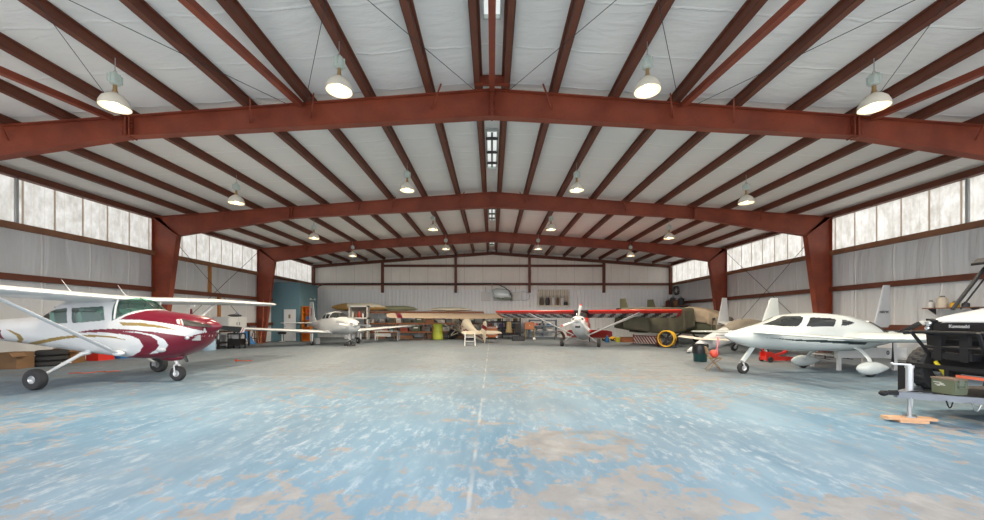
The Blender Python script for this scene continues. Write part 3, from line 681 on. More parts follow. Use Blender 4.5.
for i, (dx, dy, w_) in enumerate(((2.1,-.05,'ahead of'),(1.55,.02,'behind'))):
    q = MO[0]+dx*math.cos(MRZ)-dy*math.sin(MRZ), MO[1]+dx*math.sin(MRZ)+dy*math.cos(MRZ)
    tag(B().prism([(-.06,-.22,0),(.06,-.22,0),(.035,-.22,.10),(-.035,-.22,.10)],(0,.44,0)).done('wheel_chock', RUBBER, smooth=False), f'black wheel chock {w_} the nose wheel of the white low-wing airplane', 'chock', 'wheel chocks').location = (*q, 0)
bpy.data.objects['wheel_chock'].rotation_euler.z = MRZ; bpy.data.objects['wheel_chock.001'].rotation_euler.z = MRZ

# ------------------------------------------------------------------ tan taildragger, tail towards the door
hx, hy = -.36, .933
tz = Vector((-.62, 24.7, 0)); mc = tz+Vector((hx, hy, 0))*4.9
PIT = math.radians(13)
T = thing('tan_taildragger', 'tan high-wing taildragger seen from its tail, behind the white step ladder', 'airplane', mc, math.atan2(hy, hx), -PIT)
TB = Body([(1.75,.24,1.38,.95,2.2),(1.5,.38,1.46,.80,2.5),(.7,.40,1.56,.60,3),(.25,.40,1.78,.55,3),(-.1,.40,1.88,.55,3),(-1.0,.39,1.88,.58,3),(-1.7,.33,1.72,.66,2.8),(-3.2,.19,1.58,.95,2.4),(-4.9,.05,1.62,1.24,2)])
def tcl(x, y, z):
    if -1.1 < x < -.2 and 1.36 < z < 1.72 and abs(y) > .15: return 'side_window'+('L' if y > 0 else 'R')
    zl = 1.16+.10*(1 if (x*1.6) % 1 > .5 else -1)*(x > -1.9)-.05*x
    return 1 if abs(z-zl) < .05 and x < .9 else 0
r = TB.build(frange(-4.9,1.75,.06), 48, tcl); r['body'].done('fuselage', [CREAM, MAROON], T, angle=60); [r['side_window'+s_].done('side_window', SMOKE, T) for s_ in 'LR']
b = B(); wing(b, [(-5.6,.0,.9,1.92,.06),(-5.3,.32,1.42,1.91,.13),(-.4,.42,1.60,1.87,.18),(.4,.42,1.60,1.87,.18),(5.3,.32,1.42,1.91,.13),(5.6,.0,.9,1.92,.06)], sub=14, pick=lambda x, y, z, j: 1 if 4.72 < abs(y) < 5.0 else 0)
b.done('wing', [TAN, MAROON], T)
b = B(); wing(b, [(-1.35,-4.30,.45,1.70,.02),(-1.1,-4.05,.75,1.70,.03),(0,-3.95,.9,1.70,.04),(1.1,-4.05,.75,1.70,.03),(1.35,-4.30,.45,1.70,.02)]); b.done('tailplane', CREAM, T)
b = B(); wing(b, [(1.2,-4.6,.65,0,.05),(1.5,-4.15,1.15,0,.06),(2.2,-4.5,.85,0,.05),(2.58,-4.8,.45,0,.03)], axis='z', sub=4, pick=lambda x, y, z, j: 1 if 2.1 < z < 2.25 else 0); b.done('rudder', [CREAM, MAROON], T)
for s_ in (-1, 1):
    B().tube([(-.1,s_*.38,.66),(-.2,s_*2.5,1.84)], .03).done('wing_strut', CREAM, T); B().tube([(-.1,s_*.38,.66),(-.85,s_*2.5,1.84)], .025).done('wing_strut', CREAM, T)
    b = B(); b.tube([(.35,s_*.34,.64),(.06,s_*.88,.23)], .04); b.tube([(-.35,s_*.34,.62),(.0,s_*.88,.23)], .03); b.done('gear_leg', CREAM, T)
    wheel(T, (.02,s_*.92,.23), .23, .16, (RUBBER, CREAM), name='main_wheel')
tw = Vector((-4.95,0,.72)); b = B(); b.tube([(-4.6,0,1.28),(-4.85,0,1.22),(-4.98,0,1.12)] ,.02); b.done('tail_spring', DARKM, T)
wheel(T, (-4.98,0,4.98*math.tan(PIT)+.10), .10, .06, (RUBBER, ALU), name='tail_wheel')
B().lathe([(.13,0),(.1,.12),(.02,.2)], (1.74,0,1.16), (1,0,0), 16).done('spinner', WHITE, T)
for s_ in (0, PI): blade(T, (1.8,0,1.16), .92, .6+s_, .08, .12, [DARKM, YELLOW], [(.9,1)])

# ------------------------------------------------------------------ red and white taildragger facing the door
PIT = math.radians(10.5)
hx, hy = -.34, -.94
T = thing('red_wing_airplane', 'white nosed airplane with a red leading edge wing and navy checks beneath', 'airplane', (4.87,21.15,0), math.atan2(hy, hx), -PIT)
CB = Body([(1.22,.20,1.44,1.04,2.2),(1.12,.36,1.52,.90,2.3),(.6,.42,1.58,.66,2.6),(.2,.43,1.63,.58,2.8),(-.12,.42,1.97,.56,3),(-.5,.42,2.03,.56,3),(-1.4,.40,1.98,.58,3),(-2.2,.33,1.72,.68,2.6),(-3.6,.18,1.58,.98,2.3),(-5.0,.05,1.50,1.25,2)])
def ccl(x, y, z):
    if -.13 < x < .2 and z > 1.60+max(0,(.2-x))*.1 and z < 1.96: return 'windshield'
    if abs(y) > .15 and -1.3 < x < -.2 and 1.44 < z < 1.86: return 'side_window'+('L' if y > 0 else 'R')
    if x < .25: return 1 if z > 1.0 or x < -1.6 else 0
    if x < 1.0 and z > 1.36-.18*x and abs(y) > .16: return 1 if z < 1.53-.06*x else 2
    return 0
r = CB.build(frange(-5.0,1.22,.05), 60, ccl); r['body'].done('fuselage', [WHITE, RED, DARKM], T, angle=60); r['windshield'].done('windshield', SMOKE, T); [r['side_window'+s_].done('side_window', SMOKE, T) for s_ in 'LR']
b = B(); wing(b, [(-5.2,-.28,1.25,2.06,.10,-.10),(-5.1,-.12,1.5,2.055,.16,-.12),(-.4,-.10,1.5,2.04,.21,-.12),(.4,-.10,1.5,2.04,.21,-.12),(5.1,-.12,1.5,2.055,.16,-.12),(5.2,-.28,1.25,2.06,.10,-.10)], sub=42)
n_ = len(FOIL)
for q in range(len(b.f)-2):
    pq = [b.v[i] for i in b.f[q]]; x_ = sum(v[0] for v in pq)/4; y_ = sum(v[1] for v in pq)/4; j = q % n_
    lower = 12 <= j <= 23; dx = -.12-x_
    if dx < .30 and abs(y_) > .42 or abs(y_) > 5.0: b.mi[q] = 1
    elif lower and abs(y_) > .42: b.mi[q] = 2 if ((abs(y_)+dx*.30)/.58) % 1 < .5 else 0
    elif not lower and abs(y_) > .42: b.mi[q] = 1 if ((abs(y_)-dx*.4)/.8) % 1 < .5 else 0
    elif abs(y_) <= .42: b.mi[q] = 3
b.done('wing', [WHITE, RED, NAVY, DARKM], T)
b = B(); wing(b, [(-1.5,-4.4,.55,1.54,.03,-.22),(-1.2,-4.05,.95,1.56,.05,-.36),(0,-3.9,1.15,1.56,.06,-.36),(1.2,-4.05,.95,1.56,.05,-.36),(1.5,-4.4,.55,1.54,.03,-.22)]); b.done('tailplane', RED, T)
b = B(); wing(b, [(1.3,-4.5,.6,0,.05),(1.55,-4.2,1.1,0,.06),(2.2,-4.5,.85,0,.05),(2.55,-4.85,.4,0,.03)], axis='z', sub=6)
for q in range(len(b.f)): b.mi[q] = 1 if (q//n_) % 2 else 0
b.done('rudder', [WHITE, RED], T)
for s_ in (-1, 1):
    for xx, x2 in ((-.25,-.35), (-.3,-.85)):
        rs = [[Vector(c_)+Vector((.06*math.cos(2*PI*j/10),0,.03*math.sin(2*PI*j/10))) for j in range(10)] for c_ in ((xx,s_*.40,.68),(x2,s_*3.1,1.98))]
        B().rings(rs).done('wing_strut', WHITE, T)
    rs = [[Vector(c_)+Vector((w_*math.cos(2*PI*j/10),0,.02*math.sin(2*PI*j/10))) for j in range(10)] for c_, w_ in (((.12,s_*.35,.66),.09),((.05,s_*.6,.50),.07),((.02,s_*.92,.24),.05))]
    B().rings(rs).done('gear_leg', WHITE, T)
    wheel(T, (.0,s_*1.0,.24), .24, .17, (RUBBER, ALU), name='main_wheel')
    B().ell((1.17,s_*.2,1.33),(.05,.10,.07)).done('cowl_inlet', DARKM, T)
B().b2((1.0,-.13,.87),(1.17,.13,1.0)).done('air_intake', BLACK, T)
b = B(); b.tube([(-4.7,0,1.32),(-5.0,0,1.22),(-5.1,0,1.08)],.02); b.done('tail_spring', DARKM, T); wheel(T, (-5.1,0,5.1*math.tan(PIT)+.10), .10, .06, (RUBBER, ALU), name='tail_wheel')
B().lathe([(.17,0),(.165,.08),(.13,.2),(.07,.29),(.0,.33)], (1.2,0,1.25), (1,0,0), 24).done('spinner', WHITE, T)
for i in range(3): blade(T, (1.27,0,1.25), .90, math.radians(80+120*i), .09, .15, [WHITE, RED], [(.9,1)], th=.04)
# ------------------------------------------------------------------ white canard airplane nearest on the right
def axis_from(h): return math.atan2(h[1], h[0])
VO, VH = (9.8, 10.9, 0), (-.994, -.11)
VRZ = axis_from(VH)
PEARL = mat('pearl white gelcoat', (.62,.665,.655), .22, coat=.5)
VB = Body([(3.42,.015,1.08,1.04,2),(3.3,.10,1.14,.95,2),(3.1,.19,1.20,.87,2.1),(2.72,.32,1.30,.75,2.2),(2.27,.44,1.41,.685,2.3),(2.0,.49,1.50,.665,2.4),(1.75,.53,1.60,.65,2.6),(1.35,.58,1.665,.63,2.8),(.97,.60,1.69,.615,2.9),(.2,.60,1.65,.61,2.9),(-.5,.56,1.52,.62,2.6),(-.95,.50,1.34,.70,2.3),(-1.08,.47,1.20,.73,2.2),(-1.25,.42,1.10,.76,2.2),(-1.8,.22,1.04,.86,2)])
vv = lambda pts: [on_body(x, y, VO, VRZ, VB, side=1) for x, y in pts]
VW1 = vv([(766,323.6),(779.3,317),(790,315.9),(800,316),(803.2,317.4),(799.2,325.2),(797,326.4),(784,326.4)]); VW2 = vv([(810.2,317.6),(812,317.2),(834,318.6),(836,319.6),(834,326),(833,326.6),(807,326.6),(806,325.8)]); VW3 = vv([(842,319.8),(849,320.6),(855,322.9),(848,325.3),(841,325.9)])
VST = vv([(765.4,337.6),(780,338.4),(795.4,339.4),(830,340.4),(864.7,341.2),(867.5,342.3),(864.7,345),(841.6,343.7),(815,342),(795.4,340.9),(780,339.2)])
def vcl(x, y, z):
    if abs(y) > .12:
        if inpoly(x, z, VW1): return 'windshield' if abs(y) > -1 else 0
        if inpoly(x, z, VW2) or inpoly(x, z, VW3): return 'side_window'+('L' if y > 0 else 'R')+('2' if inpoly(x, z, VW2) else '3')
        if inpoly(x, z, VST): return 1
    return 0
T = thing('canard_airplane', 'glossy white canard airplane with smoked windows and wheel fairings, nearest on the right', 'airplane', VO, VRZ)
r = VB.build(frange(-1.8,3.42,.016), 200, vcl); DKGRN = mat('dark green stripe paint', (.02,.035,.035), .35)
r['body'].done('fuselage', [PEARL, DKGRN], T, angle=60)
for kx, q in r.items():
    if kx != 'body': q.done('windshield' if kx == 'windshield' else 'side_window', SMOKE, T)
b = B(); wing(b, [(-2.65,2.58,.40,1.09,.035),(-2.5,2.72,.56,1.09,.06),(-.2,2.80,.66,1.15,.085),(.2,2.80,.66,1.15,.085),(2.5,2.72,.56,1.09,.06),(2.65,2.58,.40,1.09,.035)]); b.done('canard', PEARL, T)
b = B(); wing(b, [(-4.45,-1.55,.70,1.15,.08),(-2.2,-.70,1.15,1.03,.20),(-1.4,-.15,1.55,1.01,.26),(-.85,.35,1.9,1.0,.29),(-.3,.6,2.2,1.0,.30),(.3,.6,2.2,1.0,.30),(.85,.35,1.9,1.0,.29),(1.4,-.15,1.55,1.01,.26),(2.2,-.70,1.15,1.03,.20),(4.45,-1.55,.70,1.15,.08)]); b.done('wing', PEARL, T)
for s_ in (-1, 1):
    b = B(); wing(b, [(1.10,-1.55,.95,s_*4.45,.07),(1.30,-1.62,.85,s_*4.47,.07),(2.38,-2.12,.34,s_*4.55,.04)], axis='z'); b.done('winglet', PEARL, T)
    rs = []
    for c_, w_ in (((-.12,s_*.40,.74),.10),((-.10,s_*.62,.66),.085),((-.06,s_*.82,.48),.07),((-.02,s_*.93,.30),.06)):
        rs.append([Vector(c_)+Vector((w_*math.cos(2*PI*j/12),0,.025*math.sin(2*PI*j/12))) for j in range(12)])
    B().rings(rs).done('gear_leg', PEARL, T)
    wf = Body([(-.50,.01,.25,.21,2),(-.35,.06,.32,.15,2),(-.1,.11,.39,.075,2.2),(.12,.12,.40,.055,2.2),(.33,.08,.35,.10,2),(.45,.02,.27,.19,2)])
    q = wf.build(frange(-.5,.45,.03), 24, lambda x, y, z: 0)['body']; q.v = [(x, y+s_*.95, z) for x, y, z in q.v]; fo = q.done('wheel_fairing', PEARL, T)
    wheel(fo, (.05,s_*.95,.16), .16, .11, (RUBBER, ALU), name='main_wheel')
b = B(); b.bar((2.52,0,.80),(2.88,0,.34),.06,.10,up=(1,0,0)); b.done('nose_gear_leg', PEARL, T)
w_ = wheel(T, (2.86,0,.16), .16, .11, (RUBBER, ALU), name='nose_wheel'); B().tube([(2.86,-.075,.16),(2.9,-.07,.30),(2.9,.07,.30),(2.86,.075,.16)],.018).done('fork', WHITE, w_)
B().cyl((3.38,0,1.06),(3.66,0,1.065),.008).done('pitot_tube', DARKM, T); B().tube([(-.38,0,1.52),(-.42,0,1.60)],[.03,.01]).done('roof_fin', PEARL, T)
B().lathe([(.14,0),(.12,-.12),(.05,-.26),(0,-.3)], (-1.82,0,1.02), (1,0,0), 16).done('spinner', PEARL, T)
for i in range(3): blade(T, (-1.86,0,1.02), .85, math.radians(30+120*i), .09, .13, [DARKM, WHITE], [(.9,1)])
hp = Vector(VO)+Matrix.Rotation(VRZ,3,'Z')@Vector((3.63,0,1.045))
PINK = mat('faded red streamer cloth', (.80,.22,.25), .7)
tag(B().sheet(lambda u, v: (hp.x-.015+.045*v+.012*math.sin(u*6), hp.y-.012+.02*v, hp.z-.02-.46*u), 10, 1).done('warning_streamer', PINK), 'red warning streamer hanging from the pitot tube of the nearest white canard airplane', 'streamer')
mm = bpy.data.objects['warning_streamer'].modifiers.new('t', 'SOLIDIFY'); mm.thickness = .006

# ------------------------------------------------------------------ second canard airplane, kneeling on its nose
EO, EH = (8.72, 17.0, 0), (-.993, -.115)
ERZ = axis_from(EH)
EB = Body([(0,.06,.16,.04,2),(-.15,.12,.25,.03,2.1),(-.6,.26,.58,.08,2.3),(-1.3,.32,.94,.20,2.5),(-1.9,.33,1.22,.40,2.5),(-2.4,.34,1.46,.52,2.4),(-3.0,.34,1.50,.64,2.4),(-3.6,.34,1.40,.76,2.4),(-4.1,.28,1.36,.90,2.3),(-4.5,.14,1.28,1.05,2)])
GELW = mat('dusty white gelcoat', (.56,.575,.59), .4, var=.1, scale=3)
T = thing('kneeling_canard_airplane', 'smaller dusty white canard airplane kneeling on its nose under a brown canopy cover', 'airplane', EO, ERZ)
def ecl(x, y, z):
    if -2.0 < x < -.5 and False: return 0
    return 0
EB.build(frange(-4.5,0,.05), 48, ecl)['body'].done('fuselage', GELW, T, angle=60)
cov = EB.build(frange(-3.55,-1.75,.05), 48, lambda x, y, z: 'cover' if z > .98+.12*math.sin(x*5)-.10*(x+2.6) else None, off=.035, caps=False)['cover']
cv_ = cov.done('canopy_cover', CANVAS, T); mo = cv_.modifiers.new('t', 'SOLIDIFY'); mo.thickness = .03
b = B(); wing(b, [(-1.75,-.62,.34,.66,.04,.06),(0,-.55,.36,.60,.05,.06),(1.75,-.62,.34,.66,.04,.06)]); b.done('canard', mat('tan canard paint', (.58,.53,.46), .5), T)
b = B(); wing(b, [(-3.95,-4.42,.62,1.34,.05,.10),(-1.2,-3.25,.95,1.10,.11,.14),(-.75,-2.1,2.0,.86,.15,.30),(-.2,-1.7,2.4,.80,.17,.36),(.2,-1.7,2.4,.80,.17,.36),(.75,-2.1,2.0,.86,.15,.30),(1.2,-3.25,.95,1.10,.11,.14),(3.95,-4.42,.62,1.34,.05,.10)]); b.done('wing', GELW, T)
for s_ in (-1, 1):
    b = B(); wing(b, [(1.22,-4.40,.62,s_*3.94,.05),(1.36,-4.42,.70,s_*3.96,.06),(2.72,-4.74,.29,s_*4.0,.03)], axis='z'); wl = b.done('winglet', GELW, T)
    if s_ > 0:
        text_mesh('N87YE', .13, 'registration_marking', mat('grey marking paint', (.16,.16,.17), .6), wl, Matrix.Translation((-4.76,4.03,1.76))@Matrix.Rotation(PI,4,'Z')@Matrix.Rotation(PI/2,4,'X'), .008)
    b = B(); b.tube([(-2.95,s_*.28,.66),(-2.95,s_*.62,.42),(-2.95,s_*.82,.2)],[.06,.05,.035]); b.done('gear_leg', GELW, T)
    wheel(T, (-2.95,s_*.88,.17), .17, .11, (RUBBER, ALU), name='main_wheel')
B().box((-.02,0,.02),(.12,.12,.04)).done('nose_bumper', RUBBER, T)

# ------------------------------------------------------------------ olive twin-boom airplane with its covers
hx, hy = .49, -.87
ORZ = math.atan2(hy, hx); OO = Vector((12.6, 24.0, 0))
T = thing('olive_twin_boom_airplane', 'olive drab airplane with two tail fins, parked in the back right corner', 'airplane', OO, ORZ)
OB = Body([(1.9,.30,1.55,.75,2.2),(1.4,.50,1.75,.62,2.6),(.5,.58,1.95,.58,3),(-.6,.58,1.95,.6,3),(-1.3,.5,1.85,.7,2.6),(-1.9,.3,1.6,.9,2.2)])
r = OB.build(frange(-1.9,1.9,.06), 44, lambda x, y, z: 'side_window%d%d' % (y > 0, int((x+.5)/.7)) if abs(y) > .3 and 1.35 < z < 1.75 and -.5 < x < .9 and (x+.5) % .7 > .08 else 0)
r['body'].done('fuselage', OLIVE, T); [q.done('side_window', SMOKE, T) for kx, q in r.items() if kx != 'body']
b = B(); wing(b, [(-5.2,-.1,1.1,2.05,.13),(-2,.25,1.5,2.0,.2),(2,.25,1.5,2.0,.2),(2.6,.1,1.4,2.0,.13)]); b.done('wing', OLIVE, T)
for y_, top in ((-1.45, 2.98), (1.45, 2.98)):
    b = B(); b.rings([[Vector((x_, y_+w_*math.cos(2*PI*j/12), 1.62+z_+h_*math.sin(2*PI*j/12))) for j in range(12)] for x_, w_, h_, z_ in ((.1,.12,.16,.2),(-.8,.16,.2,.1),(-2.2,.13,.15,.0),(-4.4,.05,.07,.1))]); b.done('tail_boom', OLIVE, T)
    b = B(); wing(b, [(1.45,-3.5,1.05,y_,.09),(1.75,-3.55,1.0,y_,.10),(top,-4.0,.52,y_,.06)], axis='z'); b.done('tail_fin', OLIVE, T)
b = B(); wing(b, [(-1.5,-3.9,.7,1.9,.07),(1.5,-3.9,.7,1.9,.07)]); b.done('tailplane', OLIVE, T)
for s_ in (-1, 1):
    b = B(); b.tube([(-.4,s_*.45,.7),(-.45,s_*.95,.42),(-.45,s_*1.05,.25)],.05); b.done('gear_leg', OLIVE, T); wheel(T, (-.45,s_*1.1,.22), .22, .16, (RUBBER, DARKM), name='main_wheel')
b = B(); b.cyl((1.35,0,.7),(1.4,0,.2),.04); b.done('nose_gear_leg', OLIVE, T); wheel(T, (1.4,0,.19), .19, .12, (RUBBER, DARKM), name='nose_wheel')

def tarp(name, label, m, rings_, folds=.02, seed=1):   # draped cover: rings of (x, y, z, halfwidth along dir, height drop) -> lumpy closed shell
    rnd = random.Random(seed); b = B(); rs = []; ph = rnd.random()*6
    for (c0, ru, rz_, n) in rings_:
        c0 = Vector(c0); R_ = []
        for j in range(40):
            t = 2*PI*j/40; c, s = math.cos(t), math.sin(t)
            k_ = 1+folds*(math.sin(9*t+ph)+.7*math.sin(17*t+2*ph+c0.x*3))
            R_.append(c0+Vector((ru[0]*math.copysign(abs(c)**(2/n), c)*k_, ru[1]*math.copysign(abs(c)**(2/n), c)*k_, rz_*math.copysign(abs(s)**(2/n), s)*k_)))
        rs.append(R_)
    b.rings(rs); o = b.done(name, m, angle=80)
    return tag(o, label, 'cover')
def drape(name, label, m, ridge, half, z0, folds=.05, seed=2, nu=40, nv=30):
    # canvas hung over a spine: ridge = [(x,y,ztop,width)], falls both sides to z0 with folds growing downwards
    rnd = random.Random(seed); p1, p2 = rnd.random()*6, rnd.random()*6; b = B()
    def spine(u):
        i = min(int(u*(len(ridge)-1)), len(ridge)-2); t = u*(len(ridge)-1)-i; t2 = t*t*(3-2*t)
        return [a+(c-a)*t2 for a, c in zip(ridge[i], ridge[i+1])]
    def fn(u, v):
        x, y, zt, w = spine(u); a, bq = spine(max(0,u-.05)), spine(min(1,u+.05)); d = Vector((bq[0]-a[0], bq[1]-a[1], 0)).normalized(); nrm = Vector((-d.y, d.x, 0))
        t = v*2-1; s = abs(t); fall = max(0, (s-.35)/.65)
        zz = zt-(s**2)*.12*w-(zt-.12*w-z0(u))*fall**1.25
        out = w*min(1, s/.45)*(1 if s > .45 else math.sin(s/.45*PI/2))
        out += folds*fall*(math.sin(u*31+p1)+.6*math.sin(u*57+p2))+.12*fall
        return Vector((x, y, zz))+nrm*out*(1 if t > 0 else -1)
    b.sheet(fn, nu, nv); o = b.done(name, m, angle=80); q = o.modifiers.new('t', 'SOLIDIFY'); q.thickness = .02
    return tag(o, label, 'cover')
def over(x, y): return OO+Matrix.Rotation(ORZ,3,'Z')@Vector((x, y, 0))
def R3(pts): return [(*over(x, y)[:2], z, w) for x, y, z, w in pts]
drape('engine_cover', 'tan canvas draped over the top of the olive airplane, sloping away to the right', CANVAS2, R3([(-1.6,.0,2.05,.5),(-.7,-.1,2.22,.75),(.1,0,2.30,.78),(1.2,.15,2.08,.66),(1.9,.25,1.75,.52),(2.2,.5,1.35,.3)]), 1, lambda u: 1.35-.45*max(0,(u-.5)*2), .06, 3)
drape('canvas_tarp', 'grey brown folded canvas hanging like a curtain below the tan cover of the olive airplane', CANVAS, R3([(1.75,-.7,1.60,.25),(2.0,-.35,1.68,.32),(2.05,.05,1.66,.32),(1.9,.4,1.55,.25)]), 1, lambda u: .45, .07, 5, nu=60)
drape('wing_cover', 'olive brown canvas over the near wing of the olive airplane, behind the yellow fan', mat('olive brown canvas', (.085,.08,.055), .9, var=.3, scale=3, bump=.3), R3([(-1.0,-5.45,2.15,.3),(-.6,-4.2,2.2,.7),(-.5,-2.8,2.22,.8),(-.2,-1.5,2.2,.8),(.2,-.75,2.2,.6)]), 1, lambda u: 1.05-.38*math.sin(PI*u), .07, 8)

# ------------------------------------------------------------------ things on the floor at the right
def drop(px, py): d = EYE*F/(py-HY); return Vector(((px-CX)*d/F, d, 0))
p = drop(700.3, 361.5)
t = thing('trash_can', 'dark green trash can with a black liner beside the folding chair', 'trash can', p)
B().lathe([(.20,0),(.215,.02),(.245,.56),(.255,.57),(.255,.60),(.235,.60),(.20,.03)], seg=28, cap=False).cyl((0,0,.01),(0,0,.03),.2).done('body', mat('dark green plastic', (.008,.045,.045), .35), t)
LIN = mat('black bin liner', (.012,.012,.016), .3, bump=.6, scale=9)
B().lathe([(.258,.30),(.262,.45),(.262,.61),(.25,.63),(.235,.60),(.22,.2)], seg=28, cap=False).done('liner', LIN, t)
# folding chair
p = Vector((6.50,11.2,0)); t = thing('folding_chair', 'worn tan metal folding chair with a red ball on its seat', 'chair', p, math.radians(-20))
t.scale = (.87,.87,.87)
CH = mat('worn tan chair paint', (.27,.17,.09), .5, .2, var=.3, scale=10); SHD = mat('tan chair back', (.33,.22,.13), .55)
for s_ in (-1, 1):
    B().tube([(-.24,s_*.21,.80),(-.19,s_*.215,.55),(.02,s_*.22,.26),(.22,s_*.23,.012)],.013).done('front_leg', CH, t)
    B().tube([(.20,s_*.19,.44),(.02,s_*.20,.30),(-.24,s_*.21,.012)],.012).done('rear_leg', CH, t)
b = B(); b.sheet(lambda u, v: (-.235-.03*math.sin(PI*v)+.06*(1-u), -.22+.44*v, .58+.24*u*(1-.12*(2*v-1)**2)), 6, 12); q = b.done('backrest', SHD, t); q.modifiers.new('t','SOLIDIFY').thickness = .012
b = B(); b.box((.02,0,.435),(.40,.38,.02)); b.box((.02,0,.42),(.36,.34,.015)); b.done('seat', CH, t)
B().cyl((.15,-.225,.10),(.15,.225,.10),.01).cyl((-.16,-.2,.10),(-.16,.2,.10),.01).cyl((-.21,-.2,.585),(-.21,.2,.585),.008).done('stretcher', CH, t)
q = Matrix.Rotation(math.radians(-20),3,'Z')@Vector((.0,-.08,0))
t = thing('red_ball', 'red rubber ball resting on the folding chair', 'ball', p+q*.87+Vector((0,0,.389)))
B().ell((0,0,.118),(.118,.118,.118),24,16).done('shell', mat('coral red rubber', (.75,.09,.06), .45), t); B().lathe([(.02,0),(.012,.02)],(0,0,.232),seg=8).done('valve', BLACK, t)
# drum fan
p = drop(667, 347.6); t = thing('drum_fan', 'round yellow drum fan on a low stand beside the striped barrier', 'fan', p, math.radians(-45))
b = B(); b.lathe([(.40,-.16),(.43,-.17),(.43,.17),(.40,.16)], (0,0,.48), (0,1,0), 32, cap=False); b.torus((0,-.165,.48),(0,1,0),.415,.028,32,8); b.torus((0,.165,.48),(0,1,0),.415,.028,32,8); b.done('drum', YELLOW, t)
b = B()
for rr in (.1,.18,.26,.34): b.torus((0,-.17,.48),(0,1,0),rr,.006,24,5)
for i in range(8): a = PI*i/8; b.cyl((.40*math.cos(a),-.17,.48+.40*math.sin(a)),(-.40*math.cos(a),-.17,.48-.40*math.sin(a)),.006,seg=5)
b.done('grille', DARKM, t)
for i in range(4):
    R = Matrix.Rotation(PI*i/2+.4,3,'Y'); b = B(); b.prism([Vector((0,0,.48))+R@Vector(v) for v in ((.05,-.03,-.03),(.37,-.07,-.12),(.37,.05,.13),(.05,.03,.05))],(0,.012,0)); b.done('fan_blade', BLACK, t)
B().lathe([(.0,-.1),(.07,-.09),(.07,.12),(.0,.13)],(0,0,.48),(0,1,0),16).done('motor', DARKM, t)
b = B(); b.tube([(-.45,-.2,.03),(-.45,.2,.03)],.025); b.tube([(.45,-.2,.03),(.45,.2,.03)],.025); b.tube([(-.45,0,.03),(-.45,0,.48)],.02); b.tube([(.45,0,.03),(.45,0,.48)],.02); b.tube([(-.45,-.15,.03),(.45,-.15,.03)],.02); b.done('stand', BLACK, t)
# striped barrier
p0, p1 = drop(633.5, 344.2), drop(657, 346); t = thing('striped_barrier', 'red and white striped barrier panel in front of the olive airplane', 'barrier', (p0+p1)/2, math.atan2((p1-p0).y, (p1-p0).x))
L = (p1-p0).length; m, k, pp, oc = newmat('red and white chevrons', .5); s = k.n('ShaderNodeSeparateXYZ'); k.link(oc, s.inputs[0])
k.link(k.mix(k.math('GREATER_THAN', k.math('FRACT', k.math('MULTIPLY', k.math('ADD', s.outputs[0], k.math('MULTIPLY', s.outputs[2], .9)), 4.6)), .55), (.16,.03,.03), (.62,.58,.55)), pp.inputs['Base Color'])
B().b2((-L/2,-.02,.10),(L/2,.02,.52)).done('panel', m, t, smooth=False)
for s_ in (-1, 1): b = B(); b.b2((s_*L/2-.03,-.03,0),(s_*L/2+.03,.03,.6)); b.b2((s_*L/2-.03,-.25,0),(s_*L/2+.03,.25,.04)); b.done('post', mat('dark red post', (.16,.03,.03), .6), t, smooth=False)
B().b2((-L/2,-.025,.52),(L/2,.025,.56)).done('rail', mat('dark red post', (0,0,0)), t, smooth=False)
# floor jack under the canard airplane
p = drop(770, 361.8); t = thing('floor_jack', 'red floor jack on black wheels under the nearest white canard airplane', 'jack', p, math.radians(8))
b = B(); b.prism([(-.28,-.14,.05),(.95,-.14,.05),(.95,-.14,.16),(.2,-.14,.20),(-.05,-.14,.36),(-.28,-.14,.36)],(0,.03,0)); b.prism([(-.28,.11,.05),(.95,.11,.05),(.95,.11,.16),(.2,.11,.20),(-.05,.11,.36),(-.28,.11,.36)],(0,.03,0)); b.b2((-.25,-.12,.08),(.1,.12,.2)); b.b2((.8,-.12,.06),(.93,.12,.14)); b.done('frame', RED, t, smooth=False)
B().bar((.1,0,.2),(.62,0,.34),.08,.07).cyl((.62,0,.32),(.62,0,.40),.07).done('lift_arm', RED, t)
B().tube([(-.15,0,.28),(-.36,0,.50)],.025).done('handle_socket', RED, t)
for x_, y_, r_ in ((-.16,-.19,.10),(-.16,.19,.10),(.84,-.18,.07),(.84,.18,.07)): wheel(t, (x_,y_,r_), r_, .06, (RUBBER, DARKM))
# folded wire rack behind it
p = drop(843, 361); t = thing('wire_rack', 'folded dark wire rack standing behind the near wheel fairing', 'rack', p+Vector((.4,.7,0)))
b = B(); b.b2((-.45,-.02,0),(-.42,.02,.62)); b.b2((.42,-.02,0),(.45,.02,.62)); b.b2((-.45,-.02,.59),(.45,.02,.62)); b.b2((-.45,-.02,.05),(.45,.02,.08)); b.done('frame', DARKM, t, smooth=False)
b = B()
for i in range(14): b.cyl((-.43+i*.062,0,.06),(-.43+(i+3 if i < 11 else i)*.062,0,.60),.006,seg=5); b.cyl((-.43+i*.062,0,.60),(-.43+min(i+3,13)*.062,0,.06),.006,seg=5)
b.done('mesh', DARKM, t)
for s_ in (-1,1): B().cyl((s_*.43,-.2,.012),(s_*.43,.2,.012),.012).done('foot', DARKM, t)
